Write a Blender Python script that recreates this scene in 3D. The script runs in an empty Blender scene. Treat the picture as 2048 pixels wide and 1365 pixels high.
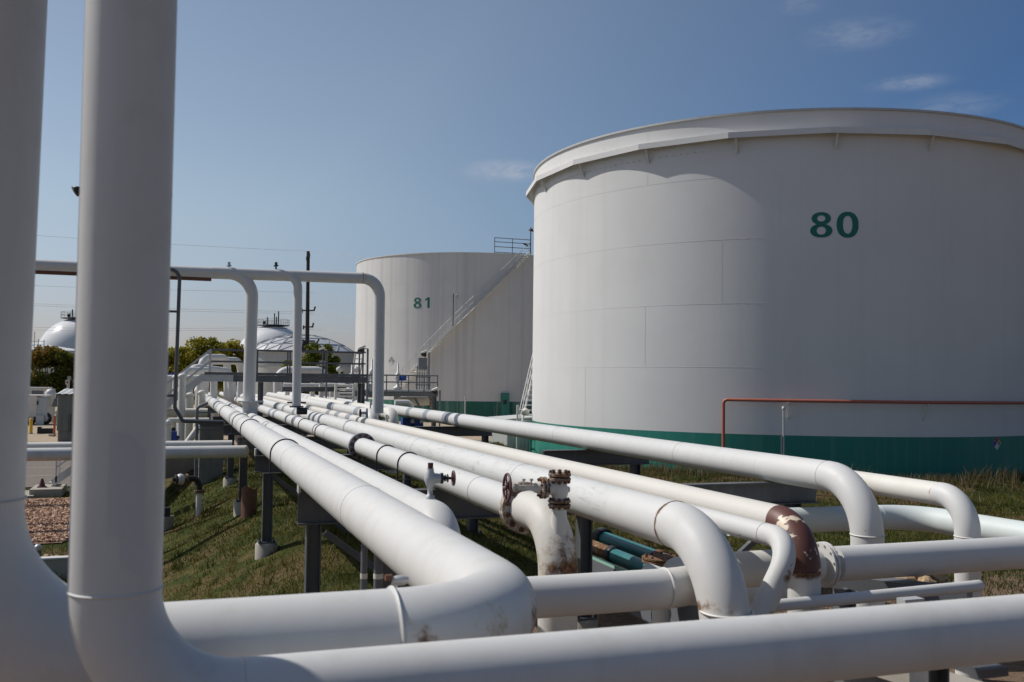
import bpy, math, random
import numpy as np
from mathutils import Vector, Matrix
random.seed(7); rng = np.random.default_rng(7)
C = bpy.context.scene.collection
PI = math.pi
def V(*a): return Vector(a)

# ------------------------------------------------------------------ camera
W0, H0 = 2048.0, 1365.0
F_PX, YAW, PITCH, ROLL, EYE = 1908.17, math.radians(19.272), math.radians(2.421), math.radians(0.691), 3.75
fw = V(math.sin(YAW)*math.cos(PITCH), math.cos(YAW)*math.cos(PITCH), math.sin(PITCH))
rt = V(math.cos(YAW), -math.sin(YAW), 0); up = rt.cross(fw)
rt2 = rt*math.cos(ROLL) + up*math.sin(ROLL); up2 = up*math.cos(ROLL) - rt*math.sin(ROLL)
cd = bpy.data.cameras.new('camera'); cam = bpy.data.objects.new('camera', cd); C.objects.link(cam)
cd.sensor_width = 36; cd.lens = F_PX/W0*36; cd.clip_start = 0.05; cd.clip_end = 9000
M4 = Matrix((rt2, up2, -fw)).transposed().to_4x4(); M4.translation = V(0, 0, EYE); cam.matrix_world = M4
cd.dof.use_dof = True; cd.dof.focus_distance = 21; cd.dof.aperture_fstop = 2.8
bpy.context.scene.camera = cam
def ray(x, y):
    return fw + rt2*((x-W0/2)/F_PX) + up2*((H0/2-y)/F_PX)
def at(x, y, Y=None, X=None, z=None):
    """measuring aid: where a sight line of the survey photograph meets a plane of the site"""
    d = ray(x, y)
    t = Y/d.y if Y is not None else (X/d.x if X is not None else (z-EYE)/d.z)
    return d*t + V(0, 0, EYE)

# ------------------------------------------------------------------ materials
def nodes(name):
    m = bpy.data.materials.new(name); m.use_nodes = True; nt = m.node_tree; nt.nodes.clear()
    o = nt.nodes.new('ShaderNodeOutputMaterial'); b = nt.nodes.new('ShaderNodeBsdfPrincipled')
    nt.links.new(b.outputs[0], o.inputs[0]); return m, nt, b
class G:
    def __init__(s, nt): s.nt = nt
    def n(s, t, **k):
        x = s.nt.nodes.new(t)
        for a, v in k.items(): setattr(x, a, v)
        return x
    def set(s, sock, v):
        if isinstance(v, bpy.types.NodeSocket): s.nt.links.new(v, sock)
        elif v is not None:
            if sock.type == 'RGBA' and len(v) == 3: v = (*v, 1)
            sock.default_value = v
    def math(s, op, a, b=None, c=None, clamp=False):
        x = s.n('ShaderNodeMath', operation=op, use_clamp=clamp)
        s.set(x.inputs[0], a)
        if b is not None: s.set(x.inputs[1], b)
        if c is not None: s.set(x.inputs[2], c)
        return x.outputs[0]
    def mix(s, f, a, b):
        x = s.n('ShaderNodeMix', data_type='RGBA'); s.set(x.inputs[0], f); s.set(x.inputs[6], a); s.set(x.inputs[7], b); return x.outputs[2]
    def ramp(s, v, lo, hi, a=0., b=1.):
        x = s.n('ShaderNodeMapRange', interpolation_type='SMOOTHSTEP'); s.set(x.inputs[0], v)
        for i, q in enumerate((lo, hi, a, b)): x.inputs[i+1].default_value = q
        return x.outputs[0]
    def noise(s, vec, sc, det=4, ro=.55, dist=0.):
        x = s.n('ShaderNodeTexNoise'); s.set(x.inputs['Vector'], vec)
        x.inputs['Scale'].default_value = sc; x.inputs['Detail'].default_value = det; x.inputs['Roughness'].default_value = ro
        x.inputs['Distortion'].default_value = dist
        return x.outputs['Fac']
    def scale(s, vec, v):
        x = s.n('ShaderNodeVectorMath', operation='MULTIPLY'); s.set(x.inputs[0], vec); x.inputs[1].default_value = v; return x.outputs[0]
    def pos(s, world=False):
        if world: return s.n('ShaderNodeNewGeometry').outputs['Position']
        t = s.n('ShaderNodeTexCoord').outputs['Object']
        r = s.n('ShaderNodeObjectInfo').outputs['Random']
        k = s.math('MULTIPLY', r, 57.)
        x = s.n('ShaderNodeVectorMath', operation='ADD'); s.set(x.inputs[0], t); s.nt.links.new(k, x.inputs[1]); return x.outputs[0]
    def attr(s, n): return s.n('ShaderNodeAttribute', attribute_name=n).outputs['Fac']
    def bump(s, b, h, st, d=.02):
        x = s.n('ShaderNodeBump'); x.inputs['Strength'].default_value = st; x.inputs['Distance'].default_value = d
        s.set(x.inputs['Height'], h); s.nt.links.new(x.outputs[0], b.inputs['Normal'])

def paint(name, col, rough=.42, dirt=(.36, .33, .27), amt=.3, sc=1.3, streak=0., chips=0., scuff=0., bump=.12, metal=0., rusty=0., streak_sc=(7, 7, .25), spec=.35):
    """painted or bare metal: soft grime, optional runs, chips, scuffs; the vertex value 'wear' (0..1) breaks through to rust"""
    m, nt, b = nodes(name); g = G(nt); p = g.pos()
    n1 = g.noise(p, sc, 8, .62)
    f = g.ramp(n1, .45, .85, 0, amt)
    c = g.mix(f, col, dirt)
    n0 = g.noise(p, .35, 3); c = g.mix(g.ramp(n0, .3, .7, 0, .22), c, tuple(x*.82 for x in col))
    if streak:
        n2 = g.noise(g.scale(p, streak_sc), 1., 6, .6)
        c = g.mix(g.ramp(n2, .47, .72, 0, streak), c, dirt)
    if scuff:
        n5 = g.noise(g.scale(p, (9, 1.2, 9)), 1.6, 9, .7, 1.2)
        c = g.mix(g.ramp(n5, .52, .64, 0, scuff), c, (.40, .41, .39))
    if chips:
        vo = g.n('ShaderNodeTexVoronoi'); nzv = g.n('ShaderNodeTexNoise'); g.set(nzv.inputs['Vector'], p); nzv.inputs['Scale'].default_value = 16; vv = g.n('ShaderNodeVectorMath', operation='MULTIPLY_ADD'); nt.links.new(nzv.outputs['Color'], vv.inputs[0]); vv.inputs[1].default_value = (.11, .11, .11); g.set(vv.inputs[2], p); nt.links.new(vv.outputs[0], vo.inputs['Vector']); vo.inputs['Scale'].default_value = 5.5
        ck = g.math('MULTIPLY', g.math('LESS_THAN', vo.outputs['Distance'], .06), g.math('GREATER_THAN', g.noise(p, 2.2, 2), .64-.1*chips))
        c = g.mix(ck, c, (.06, .05, .05))
    n3 = g.noise(p, 7, 9, .68); n4 = g.noise(p, 22, 6, .7)
    w = g.math('MULTIPLY', g.math('ADD', g.attr('wear'), g.math('SUBTRACT', g.math('MULTIPLY', n3, 1.7), 1.22-rusty)), 2.4, clamp=True)
    rc = g.mix(g.ramp(n4, .35, .65), (.27, .15, .075), (.075, .032, .02))
    rc = g.mix(g.ramp(w, .1, .7), (.55, .42, .26), rc)
    c = g.mix(w, c, rc)
    g.set(b.inputs['Base Color'], c)
    g.set(b.inputs['Roughness'], g.math('ADD', g.math('MULTIPLY', w, .35), g.ramp(n1, .3, .8, rough-.04, rough+.12)))
    b.inputs['Metallic'].default_value = metal
    b.inputs['Specular IOR Level'].default_value = spec
    if bump: g.bump(b, g.math('ADD', g.noise(p, 5, 4), g.math('MULTIPLY', n4, .15)), bump, .02)
    return m
WH = (.62, .615, .595)
M = {}
M['white'] = paint('white_pipe_paint', WH, .5, dirt=(.42, .39, .34), amt=.42, sc=2.6, streak=.2, streak_sc=(5, 5, .8), bump=.08)
M['white_worn'] = paint('worn_white_pipe_paint', (.61, .61, .59), .55, amt=.4, sc=2.2, scuff=.6, chips=.5)
M['white_chip'] = paint('chipped_white_pipe_paint', WH, .52, dirt=(.42, .39, .34), amt=.28, sc=2., chips=1., bump=.08)
M['white_old'] = paint('old_rust_stained_paint', (.62, .60, .55), .55, amt=.5, sc=3., chips=.3)
M['cream'] = paint('cream_pipe_paint', (.645, .615, .56), .5, amt=.15, chips=.3)
M['offwhite'] = paint('off_white_paint', (.68, .66, .60), .5, amt=.3)
M['mint'] = paint('mint_pipe_paint', (.61, .665, .648), .5, amt=.15, bump=.05)
M['mint_edge'] = paint('mint_steel_paint', (.30, .52, .43), .5, amt=.3)
M['teal'] = paint('teal_pipe_paint', (.03, .17, .18), .35, amt=.3, chips=.4)
M['band'] = paint('grey_band_paint', (.27, .29, .32), .5, amt=.2)
M['steel'] = paint('dark_grey_steel_paint', (.08, .088, .1), .4, spec=.55, dirt=(.2, .18, .15), amt=.5, sc=3., chips=.6, rusty=.03, streak=.3, streak_sc=(6, 6, .6))
M['steel_mid'] = paint('mid_grey_steel_paint', (.15, .16, .175), .5, dirt=(.06, .06, .06), amt=.4)
M['galv'] = paint('galvanised_steel', (.5, .505, .5), .5, dirt=(.24, .24, .23), amt=.5, sc=3., metal=.3)
M['dark'] = paint('dark_iron', (.03, .03, .034), .5, amt=.15)
M['black'] = paint('black_pipe_paint', (.018, .018, .02), .35, amt=.15)
M['bolt'] = paint('rusty_bolt', (.11, .055, .04), .7, dirt=(.05, .03, .025), amt=.8, sc=20)
M['wheel'] = paint('oxide_red_iron', (.10, .035, .035), .5, dirt=(.04, .02, .02), amt=.5, sc=12)
M['rust'] = paint('rusty_steel', (.16, .075, .045), .75, dirt=(.06, .03, .02), amt=.9, sc=8)
M['rust_valve'] = paint('rust_eaten_valve_paint', (.42, .34, .2), .6, dirt=(.10, .045, .025), amt=.95, sc=5, rusty=.35)
M['primer_red'] = paint('red_oxide_pipe_paint', (.42, .13, .085), .45, amt=.15)
M['concrete'] = paint('concrete', (.36, .33, .28), .9, dirt=(.2, .18, .15), amt=.6, sc=4, bump=.4)
M['concrete_dark'] = paint('weathered_concrete', (.2, .2, .19), .9, dirt=(.1, .1, .09), amt=.6, sc=2, streak=.4, bump=.4)
M['yellow'] = paint('yellow_bollard_paint', (.75, .45, .03), .5, amt=.15)
M['orange'] = paint('orange_paint', (.55, .13, .03), .5, amt=.4, sc=5)
M['blue'] = paint('blue_actuator_paint', (.02, .06, .3), .4, amt=.1)
M['wood'] = paint('dark_pole_wood', (.045, .036, .03), .85, dirt=(.1, .085, .07), amt=.5, sc=6)
M['tank80'] = paint('tank_white_paint', (.685, .68, .665), .7, dirt=(.5, .49, .46), amt=.2, sc=.5, streak=.16, streak_sc=(1.6, 1.6, .05), bump=.03, spec=.12)
M['tank81'] = paint('streaked_tank_paint', (.66, .65, .63), .5, dirt=(.28, .29, .30), amt=.15, sc=.6, streak=.27, streak_sc=(1.9, 1.9, .03), bump=.03, spec=.2)
M['green'] = paint('green_tank_band', (.02, .20, .155), .5, dirt=(.10, .27, .21), amt=.2, sc=1., streak=.45, streak_sc=(5, 5, .12), bump=.03)
M['green_old'] = paint('streaked_green_tank_band', (.012, .13, .09), .5, dirt=(.2, .32, .26), amt=.3, streak=.9, streak_sc=(2.5, 2.5, .1))
M['number'] = paint('green_number_paint', (.012, .15, .11), .45, dirt=(.03, .24, .17), amt=.7, sc=9, bump=0)
M['sphere'] = paint('glossy_sphere_paint', (.78, .78, .77), .16, amt=.05, bump=0)
M['cladding'] = paint('grey_green_sheet_metal', (.2, .21, .18), .55, dirt=(.1, .1, .09), amt=.3)
M['pale_cladding'] = paint('pale_sheet_metal', (.5, .52, .5), .5, amt=.3)
M['silver'] = paint('mottled_aluminium', (.45, .5, .53), .35, dirt=(.25, .3, .34), amt=.8, sc=5, metal=.5)
M['sign_white'] = paint('sign_white', (.6, .6, .6), .4, bump=0)
M['sign_red'] = paint('sign_red', (.35, .02, .03), .4, bump=0)
M['sign_blue'] = paint('sign_blue', (.03, .03, .3), .4, bump=0)
M['sign_yellow'] = paint('sign_yellow', (.45, .42, .25), .4, bump=0)
M['sign_grey'] = paint('sign_grey', (.3, .31, .31), .4, bump=0)
M['rock'] = paint('tan_rock', (.46, .33, .2), .9, dirt=(.2, .13, .08), amt=.7, sc=6, bump=.6)
M['dome'] = paint('dome_aluminium', (.62, .63, .62), .33, dirt=(.45, .47, .48), amt=.3, sc=.5, metal=.35, bump=0)
M['dome_rib'] = paint('dome_rib_aluminium', (.36, .38, .4), .45, amt=.2)

def primer_elbow():
    m, nt, b = nodes('chipped_brown_primer'); g = G(nt); p = g.pos(True)
    n = g.noise(p, 3.6, 7, .6, .6); n2 = g.noise(p, 1.7, 3)
    k = g.math('MULTIPLY', g.ramp(n, .566, .578), g.ramp(n2, .40, .44))
    c = g.mix(g.noise(p, 9, 5), (.095, .036, .027), (.135, .052, .036))
    g.set(b.inputs['Base Color'], g.mix(k, c, (.72, .60, .45))); b.inputs['Roughness'].default_value = .5
    g.bump(b, k, .3, .006); return m
M['primer'] = primer_elbow()

def ground_mat():
    m, nt, b = nodes('grass_and_soil'); g = G(nt); p = g.pos(True)
    big = g.noise(p, .16, 5, .6); mid = g.noise(p, 1.1, 6, .65); fine = g.noise(p, 14, 6, .7)
    gr = g.mix(g.ramp(mid, .35, .65), (.035, .05, .012), (.085, .085, .022))
    dry = g.mix(fine, (.10, .068, .032), (.19, .125, .07))
    c = g.mix(g.ramp(g.math('ADD', big, g.math('MULTIPLY', mid, .6)), .78, .93, 0, .85), gr, dry)
    sx = g.n('ShaderNodeSeparateXYZ'); g.set(sx.inputs[0], p)
    soil = g.mix(g.ramp(fine, .3, .7), (.15, .10, .068), (.27, .19, .13))
    d1 = g.math('ADD', sx.outputs[1], g.math('MULTIPLY', mid, 5.)); d2 = g.math('SUBTRACT', d1, g.ramp(sx.outputs[0], 3.6, 5., -2.5, 2.5))
    c = g.mix(g.ramp(d2, 15.6, 14.4), c, soil)              # bare red soil under the manifold
    yard = g.mix(g.ramp(fine, .3, .7), (.34, .27, .19), (.49, .40, .295))
    far = g.math('ADD', g.math('ABSOLUTE', g.math('SUBTRACT', sx.outputs[0], 8.)), g.math('MULTIPLY', big, 30.)); far2 = g.math('ADD', sx.outputs[1], g.math('MULTIPLY', big, 30.)); ym = g.math('MULTIPLY', g.math('MULTIPLY', g.ramp(d1, 54., 57.), g.ramp(far, 60., 56.)), g.ramp(far2, 160., 150.)); c = g.mix(ym, c, yard)                # dirt yard beyond the slope
    c = g.mix(g.ramp(sx.outputs[1], 400., 900.), c, (.10, .11, .06))
    g.set(b.inputs['Base Color'], c); b.inputs['Roughness'].default_value = .95; b.inputs['Specular IOR Level'].default_value = .1
    g.bump(b, g.math('ADD', g.math('MULTIPLY', mid, .6), fine), .9, .06); return m
M['ground'] = ground_mat()
def plain(name, a, b_, sc, rough=.95, bump=.5, a2=None):
    m, nt, b = nodes(name); g = G(nt); p = g.pos(True)
    f = g.noise(p, sc, 8, .7); big = g.noise(p, .5, 4)
    c = g.mix(g.ramp(f, .3, .7), a, b_)
    if a2: c = g.mix(g.ramp(big, .4, .65, 0, .7), c, a2)
    g.set(b.inputs['Base Color'], c); b.inputs['Roughness'].default_value = rough; b.inputs['Specular IOR Level'].default_value = .2
    g.bump(b, f, bump, .03); return m
M['asphalt'] = plain('worn_asphalt', (.13, .11, .095), (.23, .195, .165), 12, a2=(.17, .15, .13))
M['gravelbed'] = plain('gravel_bed', (.2, .12, .085), (.42, .28, .2), 9, bump=1.)
M['hill'] = plain('far_hill', (.045, .06, .075), (.06, .075, .09), .02, bump=0)
M['line'] = plain('faded_line_paint', (.26, .24, .21), (.36, .34, .3), 9)
def leaf_mat(name, cols, trans=.4):
    m, nt, b = nodes(name); g = G(nt)
    r = g.attr('tone'); x = g.n('ShaderNodeValToRGB'); g.set(x.inputs[0], r)
    el = x.color_ramp.elements; el[0].color = (*cols[0], 1); el[1].color = (*cols[-1], 1)
    for i, c in enumerate(cols[1:-1]):
        e = el.new((i+1)/(len(cols)-1)); e.color = (*c, 1)
    g.set(b.inputs['Base Color'], x.outputs[0]); b.inputs['Roughness'].default_value = .6; b.inputs['Specular IOR Level'].default_value = .2
    if trans:
        tr = g.n('ShaderNodeBsdfTranslucent'); g.set(tr.inputs[0], x.outputs[0]); ms = g.n('ShaderNodeMixShader'); ms.inputs[0].default_value = trans
        nt.links.new(b.outputs[0], ms.inputs[1]); nt.links.new(tr.outputs[0], ms.inputs[2])
        nt.links.new(ms.outputs[0], [n for n in nt.nodes if n.type == 'OUTPUT_MATERIAL'][0].inputs[0])
    return m
M['blade'] = leaf_mat('grass_blades', [(.024, .036, .006), (.068, .078, .011), (.135, .12, .027), (.26, .175, .085)])
M['weed'] = leaf_mat('weed_blades', [(.04, .05, .015), (.09, .09, .03), (.18, .12, .06), (.26, .24, .18)])
M['leaf'] = leaf_mat('yellowing_leaves', [(.08, .10, .01), (.19, .19, .018), (.33, .29, .025), (.42, .30, .04)])
M['leaf_green'] = leaf_mat('green_leaves', [(.03, .055, .006), (.08, .11, .012), (.17, .19, .02), (.24, .22, .03)])
M['leaf_orange'] = leaf_mat('orange_tinged_leaves', [(.03, .05, .01), (.07, .085, .013), (.13, .12, .018), (.30, .14, .025)])
M['pebble'] = leaf_mat('pinkish_pebbles', [(.18, .09, .05), (.38, .21, .13), (.5, .32, .21), (.52, .4, .29)], 0)

# ------------------------------------------------------------------ mesh helpers
class MB:
    def __init__(s): s.v = []; s.f = []; s.sm = []; s.w = {}
    def add(s, vs, fs, smooth=False):
        o = len(s.v); s.v += [tuple(x) for x in vs]; s.f += [tuple(i+o for i in f) for f in fs]; s.sm += [smooth]*len(fs); return o
    def box(s, c, size, ax=None):
        ax = ax or (V(1, 0, 0), V(0, 1, 0), V(0, 0, 1)); c = Vector(c); h = [x/2 for x in size]
        vs = [c + ax[0]*(h[0]*i) + ax[1]*(h[1]*j) + ax[2]*(h[2]*k) for i in (-1, 1) for j in (-1, 1) for k in (-1, 1)]
        s.add(vs, [(0, 1, 3, 2), (4, 6, 7, 5), (0, 4, 5, 1), (2, 3, 7, 6), (0, 2, 6, 4), (1, 5, 7, 3)]); return s
    def bar(s, a, b, w, h, upv=(0, 0, 1)):
        a, b = Vector(a), Vector(b); d = (b-a); L = d.length; d.normalize()
        u = Vector(upv)
        if abs(d.dot(u)) > .99: u = V(1, 0, 0) if abs(d.x) < .9 else V(0, 1, 0)
        sd = d.cross(u).normalized(); u = sd.cross(d).normalized()
        return s.box((a+b)/2, (L, w, h), (d, sd, u))
    def ibeam(s, a, b, w, h, t=.02, upv=(0, 0, 1)):
        a, b = Vector(a), Vector(b); d = (b-a).normalized(); u = Vector(upv)
        if abs(d.dot(u)) > .99: u = V(1, 0, 0)
        sd = d.cross(u).normalized(); u = sd.cross(d).normalized()
        s.bar(a+u*(h/2-t/2), b+u*(h/2-t/2), w, t, u); s.bar(a-u*(h/2-t/2), b-u*(h/2-t/2), w, t, u)
        s.bar(a, b, t*.8, h-2*t-.002, u); return s
    def cyl(s, a, b, r0, r1=None, n=16, caps=True, smooth=True):
        a, b = Vector(a), Vector(b); r1 = r0 if r1 is None else r1
        d = (b-a).normalized(); u = d.orthogonal().normalized(); w = d.cross(u)
        ring = lambda c, r: [c + u*(r*math.cos(2*PI*i/n)) + w*(r*math.sin(2*PI*i/n)) for i in range(n)]
        s.add(ring(a, r0)+ring(b, r1), [(i, (i+1) % n, n+(i+1) % n, n+i) for i in range(n)], smooth)
        if caps:
            if r0 > 0: s.add(ring(a, r0), [tuple(range(n))[::-1]])
            if r1 > 0: s.add(ring(b, r1), [tuple(range(n))])
        return s
    def lathe(s, c, axis, prof, n=24, a0=0., a1=2*PI, smooth=True, ref=None):
        c = Vector(c); d = Vector(axis).normalized(); u = (Vector(ref) if ref else d.orthogonal()).normalized(); w = d.cross(u)
        full = abs(a1-a0-2*PI) < 1e-6; k = n if full else n+1
        vs = [c + d*h + (u*math.cos(a0+(a1-a0)*i/n) + w*math.sin(a0+(a1-a0)*i/n))*r for r, h in prof for i in range(k)]
        fs = [(j*k+i, j*k+(i+1) % k, (j+1)*k+(i+1) % k, (j+1)*k+i) for j in range(len(prof)-1) for i in range(n)]
        s.add(vs, fs, smooth); return s
    def torus(s, c, axis, R, r, n=40, m=8, a0=0., a1=2*PI, ref=None):
        prof = [(R + r*math.cos(2*PI*j/m), r*math.sin(2*PI*j/m)) for j in range(m)] + [(R+r, 0.)]
        return s.lathe(c, axis, prof, n, a0, a1, True, ref)
    def disc(s, c, axis, R, th, n=32):
        prof = [(0.001, -th/2), (R-.004, -th/2), (R, -th/2+.004), (R, th/2-.004), (R-.004, th/2), (0.001, th/2)]
        c = Vector(c)
        return s.lathe(c, axis, prof, n, smooth=False)
    def tube(s, pts, r, n=28, caps=True, wear=None, rfn=None):
        pts = [Vector(p) for p in pts]; T = []
        for i in range(len(pts)):
            a = pts[max(i-1, 0)]; b = pts[min(i+1, len(pts)-1)]; T.append((b-a).normalized())
        u = T[0].orthogonal().normalized(); vs = []; L = 0; o0 = len(s.v)
        for i, p in enumerate(pts):
            u = (u - T[i]*u.dot(T[i])).normalized(); w = T[i].cross(u)
            if i: L += (p-pts[i-1]).length
            rr = rfn(L) if rfn else r
            for k in range(n):
                a = 2*PI*k/n; q = p + (u*math.cos(a) + w*math.sin(a))*rr; vs.append(q)
                if wear:
                    x = wear(q, p)
                    if x > 0: s.w[o0+len(vs)-1] = x
        k = len(pts)
        s.add(vs, [(i*n+j, i*n+(j+1) % n, (i+1)*n+(j+1) % n, (i+1)*n+j) for i in range(k-1) for j in range(n)], True)
        if caps:
            s.add(vs[:n], [tuple(range(n))[::-1]]); s.add(vs[-n:], [tuple(range(n))])
        return s
    def build(s, name, mat, parent=None, loc=None):
        me = bpy.data.meshes.new(name); L = Vector(parent.location) if parent and parent.type == 'EMPTY' else (Vector(loc) if loc is not None else V(0, 0, 0))
        if parent and parent.type != 'EMPTY': L = Vector(parent['_org'])
        me.from_pydata([(x-L.x, y-L.y, z-L.z) for x, y, z in s.v], [], s.f)
        me.polygons.foreach_set('use_smooth', s.sm)
        if s.w:
            a = me.attributes.new('wear', 'FLOAT', 'POINT'); arr = np.zeros(len(s.v), np.float32)
            for i, x in s.w.items(): arr[i] = x
            a.data.foreach_set('value', arr)
        me.materials.append(mat if not isinstance(mat, str) else M[mat]); me.update()
        o = bpy.data.objects.new(name, me); C.objects.link(o)
        if parent: o.parent = parent
        else: o.location = L
        o['_org'] = tuple(L)
        return o
def tag(o, label=None, cat=None, group=None, kind=None):
    for k, x in (('label', label), ('category', cat), ('group', group), ('kind', kind)):
        if x: o[k] = x
    return o
def thing(name, label, cat, loc, group=None):
    o = bpy.data.objects.new(name, None); C.objects.link(o); o.location = Vector(loc); o.empty_display_size = .2
    return tag(o, label, cat, group)
def dup(root, loc, label=None, group=None, rotz=None):
    r = root.copy(); C.objects.link(r); r.location = Vector(loc)
    if label: r['label'] = label
    if group: r['group'] = group
    if rotz is not None: r.rotation_euler = (0, 0, rotz)
    for ch in list(root.children):
        c = ch.copy(); C.objects.link(c); c.parent = r
        for gch in list(ch.children):
            d = gch.copy(); C.objects.link(d); d.parent = c
    return r
def put(o, parent, loc):                      # a copied part (e.g. one bolt) at a world place
    c = o.copy(); C.objects.link(c); c.parent = parent
    org = Vector(parent['_org']) if '_org' in parent else Vector(parent.location)
    c.location = Vector(loc) - org; return c
def rounded(pts, rad, step=.25, far=None):
    """polyline with swept bends: rad per inner corner"""
    pts = [Vector(p) for p in pts]; out = [pts[0]]
    def line(b):
        a = out[-1]; L = (b-a).length; n = max(1, int(L/step))
        if L > 40: n = max(1, int(L/1.5))
        for i in range(1, n+1): out.append(a.lerp(b, i/n))
    for i in range(1, len(pts)-1):
        p = pts[i]; d0 = (pts[i-1]-p).normalized(); d1 = (pts[i+1]-p).normalized(); r = rad[i-1]
        ang = d0.angle(d1); tl = r/math.tan(ang/2); a = p+d0*tl; b = p+d1*tl
        line(a); c = p + (d0+d1).normalized()*(r/math.sin(ang/2)); n = max(4, int(math.degrees(PI-ang)/6))
        va, vb = a-c, b-c; om = va.angle(vb)
        for k in range(1, n+1):
            t = k/n; out.append(c + va*(math.sin((1-t)*om)/math.sin(om)) + vb*(math.sin(t*om)/math.sin(om)))
    line(pts[-1]); return out
def weld(parent, c, axis, R, mat='white', r=.009):
    return MB().torus(c, axis, R, r, 40, 6).build('weld_seam', mat, parent)
def uclamp(parent, x, y, zc, R, low=None):
    """bent rod over a pipe running along Y, with its cross plate"""
    m = MB(); low = zc-R-.1 if low is None else low; k = R+.012
    pts = [V(x-k, y, low)] + [V(x+k*math.cos(a), y, zc+k*math.sin(a)) for a in np.linspace(PI, 0, 25)] + [V(x+k, y, low)]
    m.tube(pts, .012, 8); m.box((x, y, zc-R-.07), (2*R+.24, .09, .012))
    return m.build('clamp', 'dark', parent)
def yband(parent, x, y, z, R, w=.28):
    return MB().lathe((x, y, z), (0, 1, 0), [(R+.003, -w/2), (R+.004, w/2)], 32).build('painted_band', 'band', parent)
def flange(parent, c, axis, R, th, rp, nb, mat='white_old', boltr=.016, rusty=.56, gap=.012, rot=0., bolts='bolt'):
    """a pair of bolted plates; every bolt is a piece of its own"""
    c = Vector(c); ax = Vector(axis).normalized(); m = MB()
    m.disc(c-ax*(th/2+gap/2), ax, R, th); m.disc(c+ax*(th/2+gap/2), ax, R, th)
    fl = m.build('flange', mat, parent)
    if 1:
        me = fl.data; a = me.attributes.get('wear') or me.attributes.new('wear', 'FLOAT', 'POINT')
        a.data.foreach_set('value', np.full(len(me.vertices), rusty, np.float32))
    u = ax.orthogonal().normalized()
    if abs(ax.z) < .9: u = ax.cross(V(0, 0, 1)).normalized()
    w = ax.cross(u); rb = (R+rp)/2 + .004; first = None
    for i in range(nb):
        t = 2*PI*(i+.5)/nb + rot; q = c + u*(rb*math.cos(t)) + w*(rb*math.sin(t))
        if first is None:
            L = th+gap/2; b = MB(); b.cyl(q-ax*(L+boltr*1.5), q+ax*(L+boltr*1.5), boltr*.62, n=8)
            for sg in (-1, 1): b.cyl(q+ax*(sg*L), q+ax*(sg*(L+boltr*1.2)), boltr*1.15, n=6, smooth=False)
            first = b.build('bolt', bolts, fl); q0 = q
        else: 
            d = first.copy(); C.objects.link(d); d.parent = fl; d.location = q-q0
    return fl
def wheel(parent, c, axis, R, r, spokes=4, mat='wheel', name='handwheel'):
    c = Vector(c); ax = Vector(axis).normalized(); m = MB(); m.torus(c, ax, R, r, 28, 8)
    u = ax.orthogonal().normalized(); w = ax.cross(u)
    for i in range(spokes):
        t = 2*PI*i/spokes+.3; m.cyl(c, c+(u*math.cos(t)+w*math.sin(t))*R, r*.75, n=8, caps=False)
    m.cyl(c-ax*r*1.5, c+ax*r*1.5, r*2.2, n=12)
    return m.build(name, mat, parent)

def sstep(a, b, x):
    t = np.clip((x-a)/(b-a), 0, 1); return t*t*(3-2*t)
TX, TY = 27.842, 40.161
def hfun(x, y):
    x = np.asarray(x, float); y = np.asarray(y, float)
    h = .5*np.exp(-((np.hypot(x-TX, y-TY)-14.3)/1.3)**2)*sstep(9, 12, x)
    h = h + (.05*np.sin(.8*x+1)*np.cos(.6*y) + .03*np.sin(2.1*x)*np.sin(1.7*y+.5))*sstep(6, 10, x)*(1-sstep(40, 50, y))
    slope = np.clip(.1+.47*(x-1.6), -.78, .5)                 # dike under the rack, falling to a swale beside it
    slope = np.where(x < -.4, -.78*sstep(-2.2, -.5, x), slope)*(1-sstep(5.5, 8.5, x))
    slope = slope + .05*np.sin(1.9*y+x)*np.sin(1.3*x+.4*y)*sstep(-1.4, 0, x)*(1-sstep(5, 8, x))
    return h + slope*np.where(x < 3, sstep(10, 13.5, y), sstep(13, 17, y))*(1-sstep(36, 46, y))
def ground_hit(px, py):
    d = ray(px, py); t = (-EYE)/d.z
    for k in range(40): t = t*.5 + .5*(float(hfun(d.x*t, d.y*t))-EYE)/d.z
    return V(d.x*t, d.y*t, EYE+d.z*t)
ZB = 2.174                                   # top of the pipe supports
Z = dict(A=2.428, B=2.374, C=2.354, D=2.394, E=2.281, F=2.334, G=2.400, H=2.318)
R = dict(A=.254, B=.2, C=.183, D=.222, E=.107, F=.16, G=.226, H=.155)
X = dict(A=1.8185, B=2.40, C=3.668, D=4.55, E=5.50, F=5.95, G=9.16, H=9.63)
def near(q, c, s): 
    d2 = (q-Vector(c)).length_squared; return math.exp(-d2/(2*s*s))
FAR = 88.
# ------------------------------------------------------------------ the big pipes
# pipe with the leaning riser, cross leg and first long run
t = thing('white_pipe', 'widest white pipe, its leaning riser at the picture edge elbowing into the outer long run', 'pipe', (X['A'], 4.84, 0), 'white pipes of the rack')
def wA(q, p):
    w = .66*near(q, (1.93, 5.15, 2.40), .17) + .8*near(q, (1.17, 4.6, 2.46), .085) + .52*near(q, (1.6, 4.75, 2.48), .14) + .3*near(q, (2.0, 5.6, 2.55), .15)
    return min(w, .8) if q.y < 6.5 else 0
pA = rounded([(-.83, 4.84, 9.), (-.905, 4.84, Z['A']), (X['A'], 4.84, Z['A']), (X['A'], FAR, Z['A'])], [.75, .75], .12)
MB().tube(pA, R['A'], 44, wear=wA).build('pipe_body', 'white', t)
weld(t, (1.067, 4.84, Z['A']), (1, 0, 0), R['A']+.002, r=.013); weld(t, (-.889, 4.84, Z['A']+.77), (.0105, 0, 1), R['A'], r=.0035)
for y in (13.9,): pass
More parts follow.
